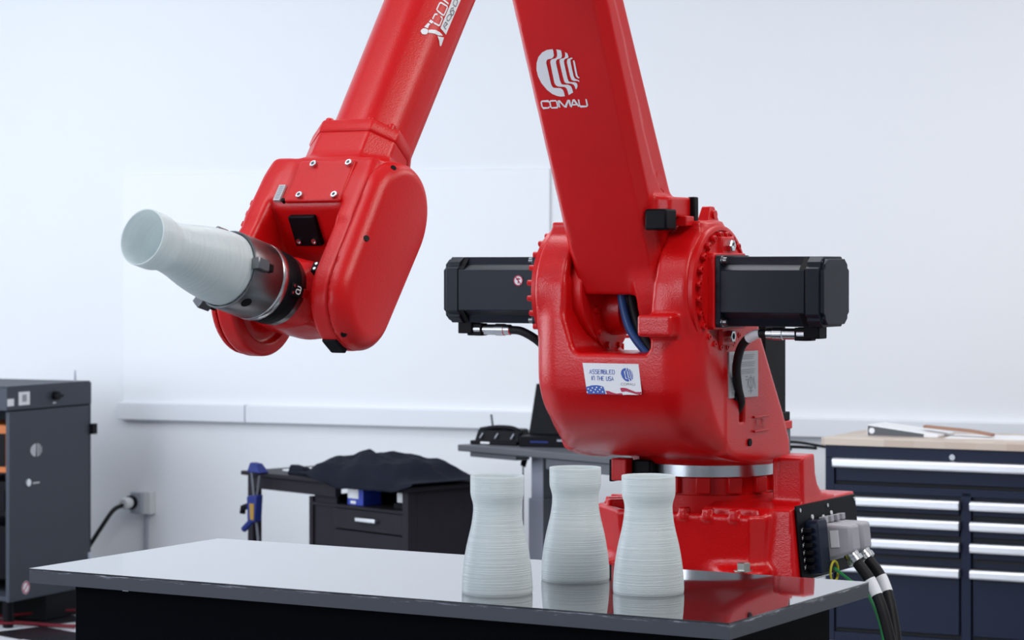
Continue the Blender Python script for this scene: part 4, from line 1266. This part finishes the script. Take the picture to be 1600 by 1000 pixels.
# small things under and on the desk
hk = thing('hanging_plug', 'small black plug hanging on a thin cord below the grey desk', 'plug', desk_world(.18, .22, SZ-.23))
G().tube([(0, 0, -.12), (0, 0, .16)], .0035, 6).build('cord', LEGDARK, hk)
G().hexa([(-.012, -.01, .14), (.010, -.01, .13), (.010, .01, .13), (-.012, .01, .14)], [(-.004, -.01, .175), (.020, -.01, .165), (.020, .01, .165), (-.004, .01, .175)]).build('plug_body', BLACK, hk, bevel=.002)
for i, (pts, r) in enumerate((([(0, 0, .01), (.1, .0, .03), (.2, .03, .03), (.32, .05, .01)], .006), ([(0, .02, .008), (.06, .06, .012), (.13, .02, .012), (.2, .05, .008), (.26, .0, .008)], .007), ([(.0, -.04, .007), (.08, -.02, .007), (.14, -.06, .007), (.06, -.08, .007), (-.02, -.04, .016)], .006))):
    c = G().tube(spline(pts, 8), r, 8).build('cable', RUBBER)
    c.location = (1.0+.02*i, 10.52, SZ); c.rotation_euler = (0, 0, -.2)
    tag(c, ['thin black cable arching up over the desk end beside the tool chest', 'tangled black cable lying flat on the desk end behind the robot', 'coiled black cable nearest the front on the desk end behind the robot'][i], 'cable', 'cables on the grey desk')

# ------------------------------------------------------------------ dark brown desk
DANG = rad(-47.5)
DX, DY, DZ = -1.170, 11.02, .745
dk = thing('drawer_desk', 'small dark brown desk with one drawer standing by the white wall', 'desk', (DX, DY, 0), DANG)
DL, DW = 1.11, .50
def dloc(x, y, z):
    c, s = math.cos(DANG), math.sin(DANG)
    return (DX+c*x-s*y, DY+s*x+c*y, z)
G().box(-.02, DL+.02, -.02, DW+.02, DZ-.018, DZ).build('desk_top', DESKDARK, dk, bevel=.003)
G().box(.03, .62, .005, .03, DZ-.075, DZ-.018).build('apron', DESKDARK, dk)
G().box(.03, DL-.03, DW-.03, DW-.005, DZ-.085, DZ-.018).build('apron', DESKDARK, dk)
for x in (.0, DL-.05):
    for y in (.0, DW-.05):
        G().box(x+.005, x+.042, y, y+.05, 0, DZ-.018).build('leg', DESKDARK, dk, bevel=.002)
G().box(.42, .445, .02, DW-.02, .08, DZ-.085).build('side_panel', DESKDARK, dk)
G().box(DL-.03, DL-.008, .05, DW-.05, .08, DZ-.018).build('side_panel', DESKDARK, dk)
G().box(.42, DL-.03, DW-.04, DW-.025, .08, DZ-.018).build('back_panel', DESKDARK, dk)
G().box(.445, DL-.05, .02, DW-.04, .626, .638).build('shelf', DESKDARK, dk)
dr = G().box(.60, DL-.052, .010, .035, .540, .624).build('drawer', DESKDARK, dk, bevel=.002)
G().box(.77, .90, -.012, -.004, .580, .596).build('handle', ALU, dr, bevel=.002)
G().box(.775, .785, -.008, .012, .582, .594).build('handle_post', ALU, dr); G().box(.885, .895, -.008, .012, .582, .594).build('handle_post', ALU, dr)
G().box(.445, .598, .03, .045, .08, .67).build('front_panel', DESKDARK, dk)
G().box(.60, DL-.052, .015, .035, .08, .534).build('lower_door', DESKDARK, dk, bevel=.002)
# contents of the open shelf
bb = thing('blue_carton', 'bright blue carton with white label in the desk shelf', 'carton', dloc(.645, .05, .638), DANG)
G().box(0, .105, 0, .10, 0, .080).build('carton_body', CRATEBLUE, bb, bevel=.002)
G().box(.004, .075, -.0015, .0, .028, .076).build('label_patch', PAPER, bb)
G().box(.022, .058, -.0015, .0, .006, .018).build('label_patch', PAPER, bb)
wb = G().box(0, .10, 0, .10, 0, .042).build('white_carton', PAPER, bevel=.003)
wb.location = dloc(.935, .08, .664); wb.rotation_euler = (0, 0, DANG); tag(wb, 'pale carton on top of a dark box in the desk shelf', 'carton')
db = G().box(0, .12, 0, .12, 0, .025).build('dark_box', BLACK, bevel=.003)
db.location = dloc(.925, .07, .638); db.rotation_euler = (0, 0, DANG); tag(db, 'flat dark box under the pale carton in the desk shelf', 'box')
# black cloth heap: a draped sheet over the desk top
def cloth():
    nx, ny = 110, 60
    rnd = np.random.RandomState(3)
    ph = rnd.rand(14, 4)
    v = []
    for j in range(ny+1):
        for i in range(nx+1):
            s, t = i/nx, j/ny
            x = .405+s*.765; y = -.06+t*.48
            fold = 0.0
            for k in range(14):          # sharp-crested folds running in different directions
                w = math.sin((ph[k, 0]*26-8)*s+(ph[k, 1]*22-11)*t+6.3*ph[k, 2])
                fold += (.5-abs(w))*.0105*(.5+ph[k, 3])
            base = .112*math.exp(-((s-.50)/.20)**2)+.098*math.exp(-((s-.17)/.13)**2)+.050*math.exp(-((s-.76)/.14)**2)
            w = max(0, 1-abs(2*t-.95)**2.6)
            edge = min(1, 7*s)*min(1, 5*(1-s))
            z = base*w*edge+fold*(.45+.55*w)*edge+.016
            z = max(z, .004)
            if y < -.018:                # the front hem hangs over the desk edge
                k = (-.018-y)/.042
                lean = max(0, 1-abs(2*s-1.1)**2)
                z = min(z, .02)-(.048*lean)*k
                y = -.028-.012*k+.008*math.sin(25*s)
            v.append((x, y, z))
    f = []
    for j in range(ny):
        for i in range(nx):
            a = j*(nx+1)+i
            f.append([a, a+1, a+nx+2, a+nx+1])
    return v, f
cv, cf = cloth()
cl = mk('black_cloth', cv, cf, CLOTH, smooth=80)
sm = cl.modifiers.new('thick', 'SOLIDIFY'); sm.thickness = .004; sm.offset = 1
cl.location = dloc(0, 0, DZ); cl.rotation_euler = (0, 0, DANG)
tag(cl, 'rumpled black cloth heaped over the dark brown desk', 'cloth')
sh = G().hexa([(0, 0, 0), (.26, 0, 0), (.26, .20, 0), (0, .20, 0)], [(0, 0, .008), (.26, 0, .018), (.26, .20, .018), (0, .20, .008)]).build('paper_pad', PAPER, bevel=.002)
sh.location = dloc(.125, .10, DZ); sh.rotation_euler = (0, 0, DANG); tag(sh, 'white paper pad on the dark brown desk beside the black cloth', 'paper pad')
sb = G().hexa([(0, 0, 0), (.11, 0, 0), (.12, .07, 0), (0, .07, 0)], [(.01, .01, .045), (.09, .01, .035), (.09, .06, .030), (.015, .06, .042)]).build('black_pouch', CLOTH, bevel=.008, seg=3)
sb.location = dloc(.285, .0, DZ); sb.rotation_euler = (0, 0, DANG+.1); tag(sb, 'small crumpled black pouch left of the black cloth', 'pouch')
# bar clamp gripping the desk end
bc = thing('bar_clamp', 'blue and yellow bar clamp hanging on the left end of the dark desk', 'clamp', dloc(.115, -.03, DZ), DANG)
G().hexa([(-.04, -.03, .0), (.055, -.03, .0), (.055, .03, .0), (-.04, .03, .0)], [(-.03, -.02, .045), (.015, -.02, .040), (.015, .02, .040), (-.03, .02, .045)]).build('fixed_jaw', BLUECLAMP, bc, bevel=.008, seg=3)
G().tube([(-.015, -.02, .02), (.060, -.03, -.36)], .0065, 6).build('bar', LEGDARK, bc)
G().tube([(.055, -.028, -.01), (.035, -.030, -.12)], .006, 6).build('brace', DESKGREY, bc)
G().hexa([(.0, -.055, -.21), (.055, -.055, -.21), (.055, -.015, -.21), (.0, -.015, -.21)], [(-.005, -.055, -.10), (.065, -.055, -.09), (.065, -.015, -.09), (-.005, -.015, -.10)]).build('sliding_body', BLUECLAMP, bc, bevel=.006)
G().hexa([(.026, -.058, -.20), (.050, -.058, -.20), (.050, -.054, -.20), (.026, -.054, -.20)], [(.020, -.058, -.13), (.052, -.058, -.13), (.052, -.054, -.13), (.020, -.054, -.13)]).build('grip_insert', AMBER, bc)
G().tube([(.0, -.035, -.14), (-.055, -.035, -.155), (-.06, -.035, -.18)], .014, 8).build('trigger', BLACK, bc)
G().tube([(.02, -.035, -.20), (-.03, -.035, -.235), (-.05, -.035, -.25)], .014, 8).build('handle', BLUECLAMP, bc)

# ------------------------------------------------------------------ controller cabinet at the left
KANG = rad(-25.3)
KX, KY = -2.008, 11.9                 # rear right corner
cb = thing('controller_cabinet', 'charcoal grey robot controller cabinet with open front at the left edge', 'cabinet', (KX, KY, 0), KANG)
# local: x to the right, y backwards; cabinet spans x -0.75..0, y -0.64..0
kz0, kz1, kz2 = .12, .992, 1.095
G().box(-.75, 0, -.012, 0, kz0, kz1).build('back_panel', CABGREY, cb)
G().box(-.75, -.735, -.636, 0, kz0, kz1).build('side_panel', CABGREY, cb)
sp = G().box(-.022, 0, -.636, .0, kz0, kz1-.006).build('side_door', CABGREY, cb, bevel=.003)
sp['label'] = 'charcoal side door with emblem, lock and warning sticker'
G().box(-.735, -.022, -.60, 0, kz0, kz0+.02).build('bottom_panel', CABGREY, cb)
tu = G().box(-.75, .004, -.66, .0, kz1, kz2).build('top_unit', CABGREY, cb, bevel=.003)
G().box(-.74, -.002, -.65, -.002, kz2, kz2+.006).build('lid', CABGREY, tu, bevel=.002)
for z in (kz0+.07, kz1-.12):
    G().box(-.004, .020, -.012, .026, z-.025, z+.025).build('hinge', BLACK, sp, bevel=.002)
G().box(-.72, -.02, -.33, -.02, 0, kz0).build('plinth', BLACK, cb)
for i in range(2):
    G().cyl(2, (-.70+.65*(i % 2), -.58+.5*(i//2), 0), .025, 0, kz0, 14).build('foot', BLACK, cb)
# emblem, lock and stickers on the side door (print on the x = 0 face)
def on_side(a, b): return (.0012, a, b)
g = [circle(-.435, .80, .030, 24, rad(90), rad(270))]
v, f = flat_fill(g+[[(-.430, .77), (-.424, .77), (-.424, .83), (-.430, .83)], [(-.420, .775), (-.415, .775), (-.415, .826), (-.420, .826)], [(-.411, .785), (-.407, .785), (-.407, .815), (-.411, .815)]], lambda a, b: on_side((a+.435)*1.5-.435, b))
mk('emblem_print', v, f, SILVERLABEL, sp, smooth=0)
G().cyl(0, (0, -.50, .655), .017, -.002, .008, 18).build('lock', ALU, sp)
G().box(.0, .0014, -.46, -.41, .645, .653).build('lock_print', SILVERLABEL, sp)
v, f = flat_fill([circle(-.515, .175, .030, 24)], on_side); mk('warning_sticker', v, f, WHITE, sp, smooth=0)
v, f = flat_stroke([circle(-.515, .175, .025, 20, close=True), [(-.533, .157), (-.497, .193)]], .006, lambda a, b: (.0018, a, b)); mk('warning_print', v, f, REDPRINT, sp, smooth=0)
# top-unit details on its right face
def on_top(a, b): return (.0052, a, b)
v, f = flat_fill([[(-.575, 1.012), (-.49, 1.012), (-.49, 1.073), (-.575, 1.073)], [(-.66, 1.012), (-.61, 1.012), (-.61, 1.045), (-.66, 1.045)]], on_top); mk('label_plate', v, f, PAPER, tu, smooth=0)
v, f = flat_fill([[(-.548, 1.027), (-.515, 1.027), (-.515, 1.06), (-.548, 1.06)]], lambda a, b: (.0058, a, b)); mk('label_print', v, f, GREYPRINT, tu, smooth=0)
kn = G().cyl(0, (0, -.30, 1.045), .020, .004, .028, 18).build('rotary_knob', BLACK, tu)
G().box(.028, .038, -.34, -.27, 1.036, 1.052).build('knob_lever', BLACK, kn, bevel=.003)
G().box(.004, .006, -.31, -.29, 1.008, 1.014).build('knob_print', PAPER, tu)
G().tube([(-.02, -.10, kz2), (-.02, -.10, kz2+.06)], [.007, .003], 8).build('top_pin', LEGGREY, tu)
# inside: orange drive modules
for i, (z0, z1) in enumerate(((.70, .92), (.50, .66))):
    d = G().box(-.35, -.045, -.56, -.20, z0, z1).build('drive_module', ORANGE if i == 0 else BLACK, cb, bevel=.004)
    G().box(-.20, -.08, -.566, -.56, z0+.03, z1-.04).build('module_face', BLACK, d)
G().box(-.70, -.06, -.50, -.15, .20, .45).build('transformer', BLACK, cb, bevel=.006)
# red cables on the floor in front of the cabinet
random.seed(5)
where = ['nearest the front', 'just behind the nearest', 'in the middle of the tangle', 'towards the back', 'farthest back']
for k in range(5):
    pts = [(-2.62+.04*k, 11.15+.20*k, .010)]
    for q in range(5):
        p = pts[-1]
        pts.append((p[0]+.10+.05*random.random(), p[1]+.16*(random.random()-.4), .010+.025*random.random()*(q < 4)))
    c = G().tube(spline(pts, 6), .0065, 8).build('red_cable', REDWIRE)
    tag(c, 'dark red cable on the floor under the controller cabinet, '+where[k], 'cable', 'red cables on the floor')
c = G().tube(spline([(-1.98, 11.7, .30), (-1.90, 11.35, .16), (-1.75, 11.25, .10), (-1.60, 11.2, .06)], 8), .009, 8).build('grey_cable', LEGGREY)
tag(c, 'light grey cable running from under the controller cabinet behind the table', 'cable')

# ------------------------------------------------------------------ wall outlet
def wall_world(x, y, z):
    c, s = math.cos(WANG), math.sin(WANG)
    return (WO[0]+c*x-s*y, WO[1]+s*x+c*y, z)
ot = thing('wall_outlet', 'grey surface-mounted power outlet on the back wall', 'outlet', wall_world(.11, 0, .405), WANG)
G().box(-.02, .075, -.055, 0, 0, .115).build('outlet_box', OUTLETWHITE, ot, bevel=.004)
G().box(-.030, .035, -.075, -.015, .004, .110).build('outlet_cover', OUTLETGREY, ot, bevel=.004)
G().tube([(.03, -.02, .0), (.03, -.02, -.25), (.04, -.02, -.40)], .010, 8).build('conduit', LEGGREY, ot)
pg = thing('power_plug', 'black power cord with pale plug in the wall outlet', 'plug', wall_world(.09, -.085, .465), WANG)
G().lathe([(.022, -.045), (.030, -.03), (.030, .0), (.026, .02)], 1, (0, -.03, 0), 16).build('plug_body', OUTLETWHITE, pg)
G().lathe([(.034, -.018), (.036, .0), (.034, .012)], 1, (0, .0, 0), 16).build('plug_collar', BLACK, pg)
G().tube(spline([(0, -.06, -.005), (-.03, -.12, -.03), (-.07, -.18, -.12), (-.13, -.24, -.24), (-.21, -.30, -.34), (-.31, -.34, -.42)], 8), .011, 10).build('power_cord', RUBBER, pg)
